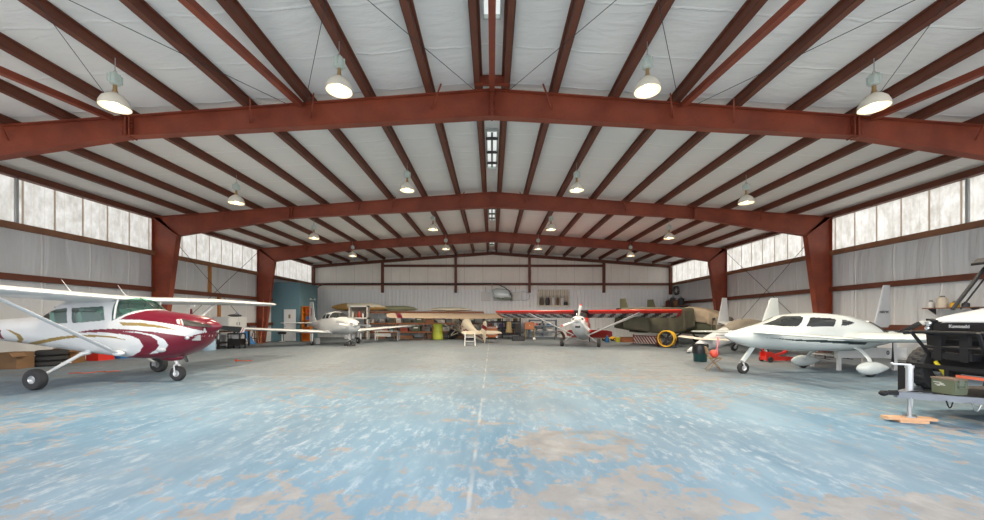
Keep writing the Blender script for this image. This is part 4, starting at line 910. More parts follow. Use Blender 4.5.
# white steel bench frame
p = Vector((11.55, 11.35, 0)); t = thing('steel_bench', 'white steel bench frame under the wing, between the wheel fairing and the buggy tyre', 'bench', p, 0)
WST = mat('chalky white steel', (.62,.63,.62), .5)
B().b2((-1.35,-.03,.36),(.75,.03,.66)).done('front_rail', WST, t, smooth=False)
for x_ in (-1.3,.35): B().b2((x_-.05,-.09,0),(x_+.05,-.03,.92)).done('leg', WST, t, smooth=False)
for x_ in (-1.3,.35): B().b2((x_-.05,.85,0),(x_+.05,.91,.92)).done('leg', WST, t, smooth=False)
B().b2((-1.35,.03,.40),(.75,.9,.44)).done('shelf', WST, t, smooth=False)
text_mesh('0', .17, 'number', BLACK, t, Matrix.Translation((.18,-.034,.51))@Matrix.Rotation(PI/2,4,'X'), .003, .004)
q = tag(B().ell((0,0,.13),(.28,.16,.13)).box((0,0,.02),(.34,.2,.04)).done('engine_part', DARKM), 'dark domed machine part lying on the white bench frame', 'part'); q.location = (10.95,11.7,.44)
q = thing('parts_box', 'grey bin beside the dark domed part on the white bench frame', 'bin', (11.5,11.75,.44)); B().box((0,0,.11),(.3,.3,.22),taper=1.1).done('tub', GREY, q); B().box((0,0,.225),(.35,.35,.02)).done('rim', SLATE, q)
# small shelf on the right wall
t = thing('wall_shelf', 'narrow dark shelf on the right wall above the buggy bonnet', 'shelf', (14.9,12.6,1.86))
B().b2((-.15,-.95,0),(.16,.5,.03)).done('board', BROWNW, t, smooth=False)
for y_ in (-.8,.35): B().prism([(.16,y_,0),(-.12,y_,0),(.16,y_,-.2)],(0,.02,0)).done('bracket', DARKM, t, smooth=False)
for y_, r_, h_, mm, nm, lb in ((12.95,.09,.22,PVC,'paint_can','white can at the far end of the wall shelf'),(12.62,.13,.36,mat('cream jug plastic', (.62,.55,.45), .5),'jug','cream jug beside the white can on the wall shelf'),(12.28,.11,.16,YELLOW,'tape_roll','yellow tape roll on the wall shelf'),(12.0,.09,.14,DARKM,'oil_can','dark oil can beside the yellow tape roll on the wall shelf')):
    q = thing(nm, lb, nm.replace('_',' '), (14.88,y_,1.89)); B().lathe([(r_,0),(r_,h_*.8),(r_*.8,h_*.92),(r_*.5,h_)], seg=18).done('body', mm, q); B().cyl((0,0,h_),(0,0,h_+.03),r_*.45).done('cap', DARKM, q)

# ------------------------------------------------------------------ trailer with its jack, ammunition box and buggy
GALV = mat('weathered grey trailer steel', (.20,.22,.25), .5, .5, var=.2); BLK = mat('satin black steel', (.011,.011,.013), .6, .0, spec=.3)
t = thing('utility_trailer', 'grey utility trailer with its tongue jack down on a wooden block', 'trailer', (0,0,0))
b = B(); b.bar((5.93,5.6,.40),(7.2,4.88,.385),.06,.085); b.done('tongue_beam', GALV, t, smooth=False)
b = B(); b.bar((5.93,5.6,.40),(7.2,6.35,.385),.06,.085); b.done('tongue_beam', GALV, t, smooth=False)
b = B(); b.bar((5.72,5.6,.43),(6.05,5.6,.415),.07,.05); b.ell((5.74,5.6,.42),(.06,.05,.04)); b.box((5.88,5.6,.452),(.12,.025,.02)); b.done('coupler', BLK, t)
B().prism([(5.95,5.57,.445),(5.95,5.63,.445),(6.25,5.77,.445),(6.25,5.42,.445)],(0,0,.006)).done('tongue_plate', GALV, t, smooth=False)
B().b2((7.0,4.72,.30),(9.6,6.40,.385)).done('deck', mat('dark deck boards', (.07,.06,.055), .7), t, smooth=False)
b = B(); b.b2((6.68,4.70,.755),(6.73,6.16,.815)); b.done('front_rail', BLK, t, smooth=False)
B().b2((6.66,6.13,.30),(6.74,6.27,.80)).done('winch_post', BLK, t, smooth=False)
for y_ in (5.62, 4.95): B().b2((6.685,y_-.03,.31),(6.725,y_+.03,.76)).done('rail_post', BLK, t, smooth=False)
b = B(); b.cyl((6.12,5.6,.36),(6.12,5.6,.80),.042,seg=18); b.cyl((6.12,5.6,.79),(6.12,5.6,.83),.05,seg=18); b.box((6.12,5.6,.43),(.13,.13,.03)); b.done('jack_tube', mat('galvanised jack', (.52,.54,.56), .4, .6, var=.2), t)
b = B(); b.cyl((6.12,5.6,.09),(6.12,5.6,.38),.028,seg=14); b.cyl((6.12,5.6,.075),(6.12,5.6,.095),.08,seg=16); b.done('jack_foot', STEEL, t)
b = B(); b.tube([(6.14,5.6,.835),(6.0,5.6,.845),(5.87,5.6,.85)],.014); b.cyl((5.87,5.6,.85),(5.86,5.6,.87),.016); b.done('jack_handle', WHITE, t)
for i, (x0, y0, w_, dz) in enumerate(((6.04,5.55,-.02,.14),(6.32,5.36,.02,.10),(6.52,5.24,.04,.12))):
    pts = [(x0+w_*2*u+.06*u, y0-.045, .37-dz*math.sin(PI*u)) for u in [j/8 for j in range(9)]]
    B().tube(pts, .008, 6).done('safety_chain', STEEL if i != 1 else BLK, t)
B().tube([(6.05,5.57,.44),(6.16,5.5,.47),(6.30,5.43,.44),(6.34,5.38,.36)], .012).done('wiring', BLK, t)
B().b2((6.70,5.0,.66),(6.75,5.52,.70)).done('tail_light_bar', mat('orange red bar', (.7,.15,.08), .5), t, smooth=False)
for y_ in (4.55,6.72): wheel(t, (9.0,y_,.30), .30, .18, (RUBBER, GREY))
t = thing('wood_block', 'stack of raw pine boards under the trailer jack foot', 'block', (6.12,5.6,0), math.radians(-12))
B().b2((-.17,-.085,0),(.18,.085,.036)).done('lower_board', WOOD, t, smooth=False); B().b2((-.31,-.07,.0365),(.29,.07,.074)).done('upper_board', WOOD, t, smooth=False)
AMM = mat('olive green box paint', (.115,.135,.085), .5, var=.12); t = thing('ammo_box', 'olive green metal ammunition box on the trailer tongue', 'box', (6.52,5.45,.446))
B().b2((-.095,-.135,0),(.095,.135,.20)).b2((-.09,-.145,.03),(.09,-.134,.17)).done('body', AMM, t, smooth=False); B().b2((-.103,-.143,.20),(.103,.143,.225)).done('lid', mat('brown box lid', (.20,.14,.10), .6), t, smooth=False)
b = B(); b.tube([(-.05,-.150,.17),(-.05,-.158,.10),(.05,-.158,.10),(.05,-.150,.17)],.006); b.b2((-.035,-.152,.13),(.035,-.143,.215)); b.done('latch', mat('grey green latch', (.20,.23,.18), .5, .4), t)
b = B()
for y_, w_, z_ in ((.06,.10,.150),(.01,.05,.134),(.03,.13,.118),(.05,.04,.104)): b.b2((-.0965,y_-w_/2,z_),(-.0955,y_+w_/2,z_+.009))
b.done('stencil_marks', mat('worn white stencil', (.6,.62,.58), .7), t, smooth=False)

def knobby(parent, c, r, w, n=66):                   # off-road tyre with raised tread lugs in one skin
    c = Vector(c); b = B(); prof = [(.42,-.42),(.7,-.5),(.9,-.47),(1,-.36),(1,-.14),(1,.02),(1,.18),(1,.38),(.9,.47),(.7,.5),(.42,.42)]; rs = []
    for i in range(n):
        R_ = []
        for j, (pr, ph) in enumerate(prof):
            lug = 1 if 3 <= j <= 7 and ((i+(j//2)*1) % 3) else 0
            a = 2*PI*i/n; q = r*(pr if not 3 <= j <= 7 else (1 if lug else .93)); R_.append(c+Vector((q*math.cos(a), ph*w, q*math.sin(a))))
        rs.append(R_)
    k_ = len(prof); vs = [p for R_ in rs for p in R_]; b.add(vs, [(i*k_+j, i*k_+j+1, ((i+1)%n)*k_+j+1, ((i+1)%n)*k_+j) for i in range(n) for j in range(k_-1)])
    o = b.done('wheel', RUBBER, parent, angle=25)
    B().lathe([(.001,-w*.36),(r*.14,-w*.40),(r*.3,-w*.22),(r*.40,-w*.40),(r*.43,-w*.42),(r*.43,w*.42),(r*.40,w*.4),(r*.3,w*.22),(r*.14,w*.4),(.001,w*.36)], c, (0,1,0), 20).done('hub', ALU, o)
UX, UY, UZ = 6.98, 5.62, .385
t = thing('utility_vehicle', 'black and white off-road buggy strapped on the trailer', 'utility vehicle', (UX,UY,UZ), PI)
b = B()   # bonnet: white shell
def hood(u, v):
    x = .02-1.15*u; y = -.60+1.2*v; e = abs(2*v-1); fr = max(0, 1-u/.12)
    return (x-.10*e**2*fr, y*(1-.10*fr), 1.13+.24*u**.7-.13*e**4-.05*fr*fr)
b.sheet(hood, 24, 24); q = b.done('bonnet', mat('silver white plastic', (.72,.74,.76), .3, coat=.4), t); q.modifiers.new('t','SOLIDIFY').thickness = .03
b = B(); b.prism([(-.02,-.52,.60),(-.02,.52,.60),(-.02,.56,1.08),(-.02,-.56,1.08)],(-1.1,0,0)); b.prism([(.02,-.44,.78),(.02,.44,.78),(.02,.40,1.06),(.02,-.40,1.06)],(-.1,0,0))
for i in range(4): b.b2((.02,-.36,.80+i*.05),(.035,.36,.815+i*.05))
b.done('grille', BLK, t, smooth=False)
for s_ in (-1,1):
    b = B(); b.prism([(.03,s_*.40,1.10),(.0,s_*.53,1.13),(-.06,s_*.57,1.06),(.0,s_*.50,.92),(.03,s_*.42,.95)],(-.12,0,0)); h_ = b.done('headlight_pod', BLK, t, smooth=False)
    for y_, z_, r_ in ((.46,1.055,.045),(.475,.975,.035)): B().ell((.035,s_*y_,z_),(.025,r_,r_)).done('headlight', mat('chrome reflector', (.75,.77,.8), .12, .8), h_)
    b = B(); b.tube([(-.47,s_*.56,1.28),(-.99,s_*.57,1.935),(-1.1,s_*.57,2.02),(-2.4,s_*.57,2.06)],.026); b.done('roll_bar', BLK, t); b = B(); b.tube([(-.55,s_*.52,1.28),(-1.03,s_*.53,1.88)],.012); b.done('pillar_trim', BLK, t)
    knobby(t, (-.10,s_*.51,.345), .345, .27); knobby(t, (-2.05,s_*.51,.345), .345, .29)
    b = B(); b.tube([(-.1,s_*.2,.42),(-.1,s_*.5,.36)],.03); b.tube([(-.3,s_*.2,.50),(-.1,s_*.5,.40)],.025); b.tube([(-.12,s_*.32,.85),(-.1,s_*.42,.42)],.035); b.done('suspension_arm', BLK, t)
    B().b2((-.75,s_*.50,.62),(-.35,s_*.68,.70)).done('mudguard', BLK, t)
b = B(); b.b2((-2.6,-.5,.30),(.0,.5,.42)); b.b2((-2.6,-.6,.42),(-.7,.6,.85)); b.prism([(.05,-.3,.40),(.05,.3,.40),(.0,.3,.62),(.0,-.3,.62)],(-.3,0,0)); b.done('chassis', BLK, t, smooth=False)
b = B(); b.prism([(-2.4,-.62,2.05),(-.95,-.62,2.05),(-.84,-.62,1.99),(-.84,-.62,2.03),(-.95,-.62,2.11),(-2.4,-.62,2.11)],(0,1.24,0)); b.done('roof', BLK, t, smooth=False)
b = B(); b.b2((-2.2,-.5,.85),(-1.0,.5,1.05)); b.b2((-1.75,-.5,1.0),(-1.6,.5,1.5)); b.done('seat', mat('black seat vinyl', (.02,.02,.02), .6), t)
b = B(); b.torus((-.95,.28,1.42),(1,0,.6),.16,.015,20,6); b.done('steering_wheel', BLK, t)
b = B()   # brush guard
b.tube([(.30,-.45,.92),(.30,.45,.92)],.026); b.tube([(.33,-.55,.905),(.30,-.45,.92)],.03); b.tube([(.36,-.42,.93),(.20,-.36,.66),(.10,-.34,.50)],.024); b.tube([(.36,.42,.93),(.20,.36,.66),(.10,.34,.50)],.024)
for y_ in (-.16,.16): b.b2((.18,y_-.05,.50),(.24,y_+.05,.92))
b.tube([(.22,-.37,.70),(.22,.37,.70)],.022); b.tube([(.30,-.3,.92),(.02,-.3,.86)],.02); b.tube([(.30,.3,.92),(.02,.3,.86)],.02); b.box((.16,0,.57),(.14,.5,.10)); b.done('brush_guard', BLK, t)
B().cyl((.12,-.16,.56),(.12,.16,.56),.06).done('winch', DARKM, t)
text_mesh('Kawasaki', .068, 'badge', mat('silver badge', (.55,.57,.6), .3, .3), t, Matrix.Translation((.036,-.06,1.01))@Matrix(((0,0,1,0),(1,0,0,0),(0,1,0,0),(0,0,0,1))), .004, .0015)
q = tag(B().bar((6.80,5.86,.86),(6.80,5.55,.42),.012,.05,up=(0,1,0)).done('ratchet_strap', mat('yellow webbing', (.72,.62,.03), .7)), 'yellow ratchet strap tying the buggy to the trailer deck', 'strap')
# ------------------------------------------------------------------ blue room in the back left corner
TEAL = mat('teal blue wallboard', (.125,.235,.285), .6, var=.06)
t = thing('blue_room', 'teal blue plywood room with a white door in the back left corner', 'room', (-14.35, 27.65, 0))
b = B(); b.b2((-.85,-1.35,0),(1.1,-1.27,4.05)); b.b2((1.02,-1.27,0),(1.1,1.35,4.05)); b.b2((-.85,1.27,0),(1.02,1.35,4.05)); b.b2((-.85,-1.27,0),(-.77,1.27,4.05)); b.b2((-.77,-1.27,3.97),(1.02,1.27,4.05)); b.done('wall_panel', TEAL, t, smooth=False)
dr = B().b2((.05,-1.40,.03),(.86,-1.352,2.2)).done('door', mat('white door paint', (.74,.76,.78), .4), t, smooth=False)
B().ell((.13,-1.43,1.05),(.035,.04,.035)).done('door_knob', STEEL, dr); B().b2((.36,-1.405,1.58),(.50,-1.40,1.84)).done('door_notice', mat('dark yellow notice', (.25,.2,.1), .6), dr, smooth=False)
b = B(); b.b2((-.01,-1.39,0),(.045,-1.35,2.26)); b.b2((.865,-1.39,0),(.92,-1.35,2.26)); b.b2((-.01,-1.39,2.2),(.92,-1.35,2.26)); b.done('door_frame', TEAL, t, smooth=False)
t = thing('wall_light', 'small twin floodlight on the side of the teal blue room', 'light', (-13.21,28.0,2.95)); B().b2((-.04,-.05,-.05),(.0,.05,.05)).done('mount', STEEL, t); 
for y_ in (-.32,.32): B().cyl((0,0,0),(.03,y_,.03),.015).ell((.06,y_,.03),(.06,.10,.08)).done('lamp_head', PVC, t)
def cabinet(name, label, cat, loc, size, m, shelves=3, rz=0, open_=True, mi_shelf=None):
    t = thing(name, label, cat, loc, rz); w, d, h = size
    b = B(); b.b2((-w/2,-d/2,0),(-w/2+.03,d/2,h)); b.b2((w/2-.03,-d/2,0),(w/2,d/2,h)); b.b2((-w/2,d/2-.02,0),(w/2,d/2,h)); b.b2((-w/2,-d/2,h-.03),(w/2,d/2,h)); b.b2((-w/2,-d/2,0),(w/2,d/2,.06)); b.done('body', m, t, smooth=False)
    for i in range(1, shelves+1): B().b2((-w/2+.03,-d/2+.01,h*i/(shelves+1)),(w/2-.03,d/2-.02,h*i/(shelves+1)+.025)).done('shelf', mi_shelf or m, t, smooth=False)
    return t
def rack(name, label, loc, size, posts, levels, mp, ml, deck=None, rz=0, cat='rack'):
    t = thing(name, label, cat, loc, rz); w, d, h = size
    for i in range(posts):
        x = -w/2+w*i/(posts-1); b = B()
        for y in (-d/2, d/2): b.b2((x-.035,y-.035,0),(x+.035,y+.035,h))
        for k_ in range(int(h/.5)): b.bar((x,-d/2,.1+k_*.5),(x,d/2,.45+k_*.5 if .45+k_*.5 < h else h),.02,.03)
        b.done('upright', mp, t, smooth=False)
    for z in levels:
        for y in (-d/2, d/2): B().b2((-w/2,y-.03,z-.11),(w/2,y+.03,z)).done('beam', ml, t, smooth=False)
        B().b2((-w/2,-d/2,z),(w/2,d/2,z+.02)).done('deck', deck or ml, t, smooth=False)
    return t
t = cabinet('orange_cabinet', 'orange open-sided cabinet against the teal blue room', 'cabinet', (-12.88,26.65,0), (.55,.5,2.42), ORANGE, 4)
for i, (x_, z_, s_, mm) in enumerate(((.14,.50,.22,RED),(-.1,.98,.20,DARKM),(.18,.98,.18,PVC),(.1,1.46,.24,BLUE),(.2,1.94,.2,RED))):
    tag(B().box((0,0,s_/2),(s_*.7,.2,s_)).box((0,0,s_+.015),(s_*.4,.12,.03)).done('storage_tin', mm, smooth=False), ('red tin on the lowest inner shelf of the orange cabinet','dark tin on the middle shelf of the orange cabinet','white tin on the middle shelf of the orange cabinet','blue tin on the upper shelf of the orange cabinet','red tin on the top shelf of the orange cabinet')[i], 'tin', 'tins in the orange cabinet').location = (-12.88+x_*.55, 26.62, z_)
# ------------------------------------------------------------------ left wall clutter
t = thing('workbench', 'dark workbench along the left wall in front of the second frame bay', 'workbench', (-14.35,20.9,0))
B().b2((-.5,-1.5,.84),(.45,1.15,.90)).done('worktop', BROWNW, t, smooth=False)
for x_, y_ in ((-.45,-1.4),(.38,-1.4),(-.45,1.05),(.38,1.05)): B().b2((x_-.04,y_-.04,0),(x_+.04,y_+.04,.84)).done('leg', DARKM, t, smooth=False)
B().b2((-.45,-1.3,.25),(.4,1.0,.29)).done('lower_shelf', DARKM, t, smooth=False)
t = thing('metal_cabinet', 'grey white steel cabinet standing on the dark workbench by the left wall', 'cabinet', (-14.3,20.9,.905)); B().b2((-.45,-.75,0),(.40,.75,.74)).done('body', mat('grey white enamel', (.50,.52,.53), .45), t, smooth=False)
for y_ in (-.36,.36): d_ = B().b2((.40,y_-.34,.04),(.415,y_+.34,.70)).done('door', mat('grey white enamel', (0,0,0)), t, smooth=False); B().b2((.415,y_+.25*(1 if y_ < 0 else -1)-.01,.3),(.435,y_+.25*(1 if y_ < 0 else -1)+.01,.45)).done('handle', DARKM, d_)
t = thing('tarp_bundle', 'dark rolled bundle lying on the grey white cabinet', 'bundle', (-14.2,21.1,1.646)); B().ell((0,0,.075),(.22,.5,.075)).done('cloth', DARKM, t); B().torus((0,.15,.075),(0,1,0),.13,.012,16,6).done('cord', BLUE, t)
t = thing('steel_drum', 'pale blue steel drum beside the dark workbench', 'drum', (-13.75,18.55,0)); b = B(); b.lathe([(.285,0),(.29,.01),(.29,.29),(.30,.30),(.29,.31),(.29,.57),(.30,.58),(.29,.59),(.29,.87),(.295,.88),(.28,.885),(.275,.86),(0,.86)], seg=28); b.done('body', PALEBLUE, t); B().cyl((.12,0,.86),(.12,0,.885),.035).done('bung', DARKM, t)
t = thing('tool_cart', 'black tool cart between the pale blue drum and the blue slide', 'cart', (-13.3,19.9,0)); 
for x_ in (-.3,.3):
    for y_ in (-.22,.22): b = B(); b.b2((x_-.02,y_-.02,.08),(x_+.02,y_+.02,.78)); b.cyl((x_,y_-.02,.045),(x_,y_+.02,.045),.045); b.done('caster_post', BLACK, t)
B().b2((-.30,-.22,.2),(.28,.22,.44)).done('drawer_box', BLACK, t, smooth=False)
for z_ in (.15,.45,.74): B().b2((-.32,-.24,z_),(.32,.24,z_+.05)).done('tray', BLACK, t, smooth=False)
tag(B().box((0,0,.11),(.30,.2,.22)).box((0,0,.235),(.18,.03,.03)).done('toolbox', GREY, smooth=False), 'grey toolbox on the middle tray of the black tool cart', 'toolbox').location = (-13.3,19.9,.505)
t = thing('slide', 'blue plastic playground slide leaning by the left wall near the third column', 'slide', (-14.75,22.55,0)); b = B(); b.sheet(lambda u, v: (.75*u*.9+(.0), -.22+.44*v, 1.25*(1-u)**1.5+.05+.06*abs(2*v-1)**3), 16, 8); q = b.done('chute', BLUE, t); q.modifiers.new('t','SOLIDIFY').thickness = .03
b = B(); b.bar((.0,-.2,1.2),(-.35,-.2,0),.04,.04); b.bar((.0,.2,1.2),(-.35,.2,0),.04,.04); b.bar((-.17,-.2,.6),(-.17,.2,.6),.03,.03); b.done('ladder', BLUE, t)
t = thing('easel_frame', 'brown wooden folding frame between the blue slide and the red pole', 'frame', (-14.35,23.15,0)); 
for s_ in (-1,1): B().bar((s_*.05,0,.95),(s_*.28,-.1,0),.05,.04).done('leg', BROWNW, t, smooth=False); B().bar((s_*.05,.02,.95),(s_*.25,.35,0),.05,.04).done('leg', BROWNW, t, smooth=False)
B().bar((-.2,-.07,.35),(.2,-.07,.35),.04,.04).done('crossbar', BROWNW, t, smooth=False)
tag(B().tube([(-14.45,23.8,0),(-14.62,24.4,1.45),(-14.66,24.52,2.75)],.028).tube([(-14.615,24.39,1.40),(-14.628,24.41,1.62)],.045).done('leaning_pole', mat('red brown pole', (.38,.08,.03), .5)), 'thin red brown pole leaning against the left column of the third frame', 'pole')
t = thing('grinder_stand', 'small white bench grinder on a stand in front of the white door', 'grinder', (-14.15,25.75,0)); B().lathe([(.2,0),(.19,.03),(.05,.06),(.05,.5),(.12,.52)], seg=16).done('pedestal', PVC, t); b = B(); b.cyl((-.16,0,.6),(.16,0,.6),.08); b.cyl((-.24,0,.6),(-.17,0,.6),.1); b.cyl((.17,0,.6),(.24,0,.6),.1); b.done('motor', DARKM, t)
for i, (x_, y_, w_, d_, h_, mm, lb) in enumerate(((-14.65,11.75,.55,.5,.50,CARD,'brown cardboard box by the left wall, beneath the tail of the maroon airplane'),(-14.6,13.2,.5,.6,.52,mat('ochre cardboard', (.20,.10,.035), .8, var=.2),'ochre cardboard box behind the stacked tyres by the left wall'))):
    q = thing('cardboard_box', lb, 'box', (x_,y_,0), .1*(i+1), group='boxes by the left wall'); B().b2((-w_/2,-d_/2,0),(w_/2,d_/2,h_)).done('carton', mm, q, smooth=False); b = B()
    b.bar((w_/2,-d_/2,h_),(w_/2+.10,-d_/2,h_-.12),.4,.006,up=(1,0,1)); b.b2((-.03,-d_/2-.002,h_),(.03,d_/2+.002,h_+.003)); b.done('flap', mm, q, smooth=False)
for i, lb in enumerate(('black tyre at the bottom of the stack by the left wall','black tyre in the middle of the stack by the left wall','black tyre on top of the stack by the left wall')):
    q = thing('stacked_tyre', lb, 'tyre', (-14.4+.03*i,12.45,.17*i), group='tyres by the left wall'); B().lathe([(.20,.0),(.33,.0),(.38,.04),(.385,.085),(.38,.13),(.33,.168),(.20,.168),(.21,.085)], seg=28, cap=False).lathe([(.20,.0),(.21,.085),(.20,.168)], seg=28, cap=False).done('tread', RUBBER, q)
q = thing('blue_cooler', 'blue plastic cooler by the left wall under the maroon airplane', 'cooler', (-14.5,15.1,0)); B().b2((-.28,-.45,0),(.28,.45,.36)).done('body', BLUE, q, smooth=False); B().b2((-.29,-.46,.361),(.29,.46,.42)).done('lid', PVC, q, smooth=False)
q = thing('red_toolbox', 'red toolbox beside the blue cooler by the left wall', 'toolbox', (-14.5,14.15,0)); B().b2((-.22,-.30,0),(.22,.30,.30)).done('body', RED, q, smooth=False); B().tube([(0,-.2,.30),(0,-.15,.36),(0,.15,.36),(0,.2,.30)],.014).done('handle', DARKM, q)
q = thing('black_tote', 'black storage tote by the left wall, beyond the blue cooler', 'tote', (-14.5,16.3,0)); B().box((0,0,.2),(.5,.8,.4),taper=1.06).done('tub', BLACK, q, smooth=False); B().b2((-.28,-.44,.401),(.28,.44,.43)).done('lid', DARKM, q, smooth=False)
RC = mat('red orange cord', (.55,.08,.02), .5)
tag(B().tube([(-11.7+.9*u+.06*math.sin(u*19), 10.55+.5*u+.12*math.sin(u*13), .012) for u in [j/40 for j in range(41)]],.012,6).done('extension_cord', RC), 'red orange extension cord on the floor behind the main wheel of the maroon airplane', 'cord')
tag(B().tube([(-9.2+.55*u, 13.75+.05*math.sin(u*9), .015) for u in [j/16 for j in range(17)]],.015,6).box((-9.2,13.75,.03),(.09,.06,.06)).done('tow_strap', RC), 'short red strap with a dark buckle lying on the open floor', 'strap')

# ------------------------------------------------------------------ storage rack along the back wall
rack('storage_rack', 'long orange brown storage rack along the back wall under the tapered hulls', (-5.35,30.6,0), (9.3,1.1,2.12), 5, (.55,1.22,2.12), BROWNW, mat('orange brown rack beam', (.20,.065,.02), .5), BROWNW)
OCH = mat('ochre varnish', (.40,.24,.08), .4); HOL = mat('olive hull paint', (.22,.24,.14), .5); HWH = mat('cream hull paint', (.66,.63,.52), .5)
def hull(label, loc, L, W, H, mats, rz=0, split=None):
    bd = Body([(-L/2,.02,H*.62,H*.45,2),(-L*.42,W*.45,H*.8,H*.2,2.1),(-L*.2,W*.9,H,.04,2.2),(0,W,H,0,2.3),(L*.2,W*.9,H,.03,2.2),(L*.42,W*.45,H*.75,H*.2,2.1),(L/2,.02,H*.5,H*.35,2)])
    o = bd.build(frange(-L/2,L/2,L/40), 28, split or (lambda x, y, z: 0))['body'].done('tapered_hull', mats); tag(o, label, 'hull', 'tapered hulls on the storage rack'); o.location = loc; o.rotation_euler.z = rz
hull('ochre and cream tapered hull at the left end on top of the storage rack', (-10.55,30.33,2.145), 4.4, .31, .66, [OCH, HWH], math.radians(-3), lambda x, y, z: 1 if x > -.9 and z > .34 else 0)
hull('olive green pointed hull on top of the storage rack, overlapping the ochre hull', (-7.85,30.93,2.145), 3.6, .28, .46, [HOL, HWH], 0, lambda x, y, z: 1 if z < .10 else 0)
hull('low cream hull with an olive deck in the middle of the storage rack top', (-3.35,30.55,2.145), 3.4, .36, .30, [HOL, HWH], 0, lambda x, y, z: 1 if z < .22 else 0)
rnd = random.Random(4)
cols = [(CARD,'brown'),(DARKM,'black'),(mat('dark grey bin', (.13,.13,.13), .6),'grey'),(mat('dusty white bin', (.45,.43,.40), .6),'white'),(mat('rust red bin', (.28,.05,.03), .5),'rust red'),(mat('dull green bin', (.06,.075,.045), .6),'dull green'),(BROWNW,'dark brown'),(SLATE,'slate blue')]
pn = ['leftmost','second from the left','third from the left','fourth from the left','fifth from the left','sixth from the left','seventh from the left','eighth from the left','ninth from the left','tenth from the left','eleventh from the left','twelfth from the left']
for z_, lev, n_ in ((.575,'lower',11),(1.245,'upper',12)):
    x_ = -9.85
    for i in range(n_):
        w_ = .32+rnd.random()*.32; h_ = .22+rnd.random()*.24; c_, cn = cols[rnd.randrange(8)]
        if x_+w_ > -.85: break
        q = thing('storage_bin', f'{cn} storage bin, {pn[i]} on the {lev} shelf of the storage rack', 'bin', (x_+w_/2, 30.42+.1*rnd.random(), z_), group='bins on the storage rack')
        B().box((0,0,h_/2),(w_,.6,h_),taper=1.04).done('tub', c_, q, smooth=False); B().b2((-w_*.27,-.325,h_*.55),(w_*.27,-.305,h_*.75)).done('handle', PVC if i % 2 else DARKM, q, smooth=False); x_ += w_+.10+.28*rnd.random()
for i, (x_, w_, h_) in enumerate(((-8.9,.9,.32),(-6.9,1.3,.24),(-4.7,.8,.36),(-2.4,1.1,.28))):
    q = thing('timber_bundle', f'bundle of short brown timbers on the floor under the storage rack, {pn[i]}', 'timber', (x_,30.45,0), group='timber under the storage rack')
    for r_ in range(2):
        for j in range(3): B().b2((-w_/2+.02*j,-.3+.2*j,r_*h_/2),(w_/2-.04*r_,-.13+.2*j,(r_+1)*h_/2-.004)).done('plank', BROWNW, q, smooth=False)
t = thing('display_cabinet', 'white open-fronted display cabinet on legs at the left end of the rack', 'cabinet', (-10.15,29.2,0))
b = B(); b.b2((-.72,-.25,1.55),(-.64,.25,2.55)); b.b2((.64,-.25,1.55),(.72,.25,2.55)); b.b2((-.72,-.25,2.45),(.72,.25,2.55)); b.b2((-.72,-.25,1.55),(.72,.25,1.66)); b.done('frame', PVC, t, smooth=False); B().b2((-.64,.2,1.66),(.64,.24,2.45)).done('back_panel', mat('grey brown board', (.16,.14,.12), .7), t, smooth=False)
for x_ in (-.68,.68):
    for y_ in (-.2,.2): B().b2((x_-.04,y_-.04,0),(x_+.04,y_+.04,1.55)).done('leg', PVC, t, smooth=False)
B().b2((-.7,-.24,.75),(.7,.24,.79)).done('shelf', PVC, t, smooth=False)
for i, (x_, h_, mm, cn) in enumerate(((-.48,.5,PVC,'white'),(-.22,.42,BROWNW,'brown'),(.05,.55,RED,'dull red'),(.3,.38,PVC,'small white'),(.5,.46,DARKM,'dark'))):
    q = thing('bottle', f'{cn} bottle in the white display cabinet', 'bottle', (-10.15+x_,29.15,1.662), group='bottles in the display cabinet'); B().lathe([(.08,0),(.085,h_*.6),(.03,h_*.8),(.03,h_*.92)], seg=12).done('body', mm, q); B().cyl((0,0,h_*.92),(0,0,h_),.035).done('cap', DARKM, q)
t = thing('white_workbench', 'white workbench with a vice under the far wing of the low-wing airplane', 'workbench', (-7.55,27.6,0)); B().b2((-.85,-.3,.62),(.85,.3,.70)).done('worktop', PVC, t, smooth=False)
for x_ in (-.8,.8):
    for y_ in (-.25,.25): B().b2((x_-.035,y_-.035,0),(x_+.035,y_+.035,.62)).done('leg', PVC, t, smooth=False)
B().b2((-.75,-.31,.28),(.3,.28,.50)).done('drawer_unit', PVC, t, smooth=False)
q = thing('bench_vice', 'teal machine vice standing on the white workbench', 'vice', (-7.15,27.5,.705)); b = B(); b.cyl((0,0,0),(0,0,.06),.1); b.b2((-.06,-.16,.06),(.06,.1,.14)); b.b2((-.09,-.16,.14),(.09,-.10,.24)); b.b2((-.09,-.05,.14),(.09,.02,.24)); b.done('jaws', mat('teal machine paint', (.05,.22,.22), .5), q); B().cyl((-.12,-.22,.11),(.12,-.22,.11),.01).cyl((0,-.24,.11),(0,-.1,.11),.015).done('handle', STEEL, q)
tag(B().b2((-.95,-.07,0),(.95,.07,.045)).b2((.8,-.08,.046),(.9,.08,.10)).done('floor_plank', BROWNW, smooth=False), 'brown plank lying on the floor in front of the storage rack', 'plank').location = (-5.85,28.4,0)
t = thing('foam_barrel', 'tall lime green barrel standing in front of the storage rack', 'barrel', (-4.05,28.6,0), .3); LIME = mat('lime green plastic', (.50,.56,.06), .5); B().lathe([(.36,0),(.40,.05),(.38,.4),(.36,.8),(.38,1.10),(.40,1.16),(.37,1.18),(.34,1.14),(0,1.13)], seg=28).done('body', LIME, t); B().torus((0,0,.6),(0,0,1),.372,.014,28,6).done('hoop', mat('dull lime', (.3,.36,.05), .6), t)
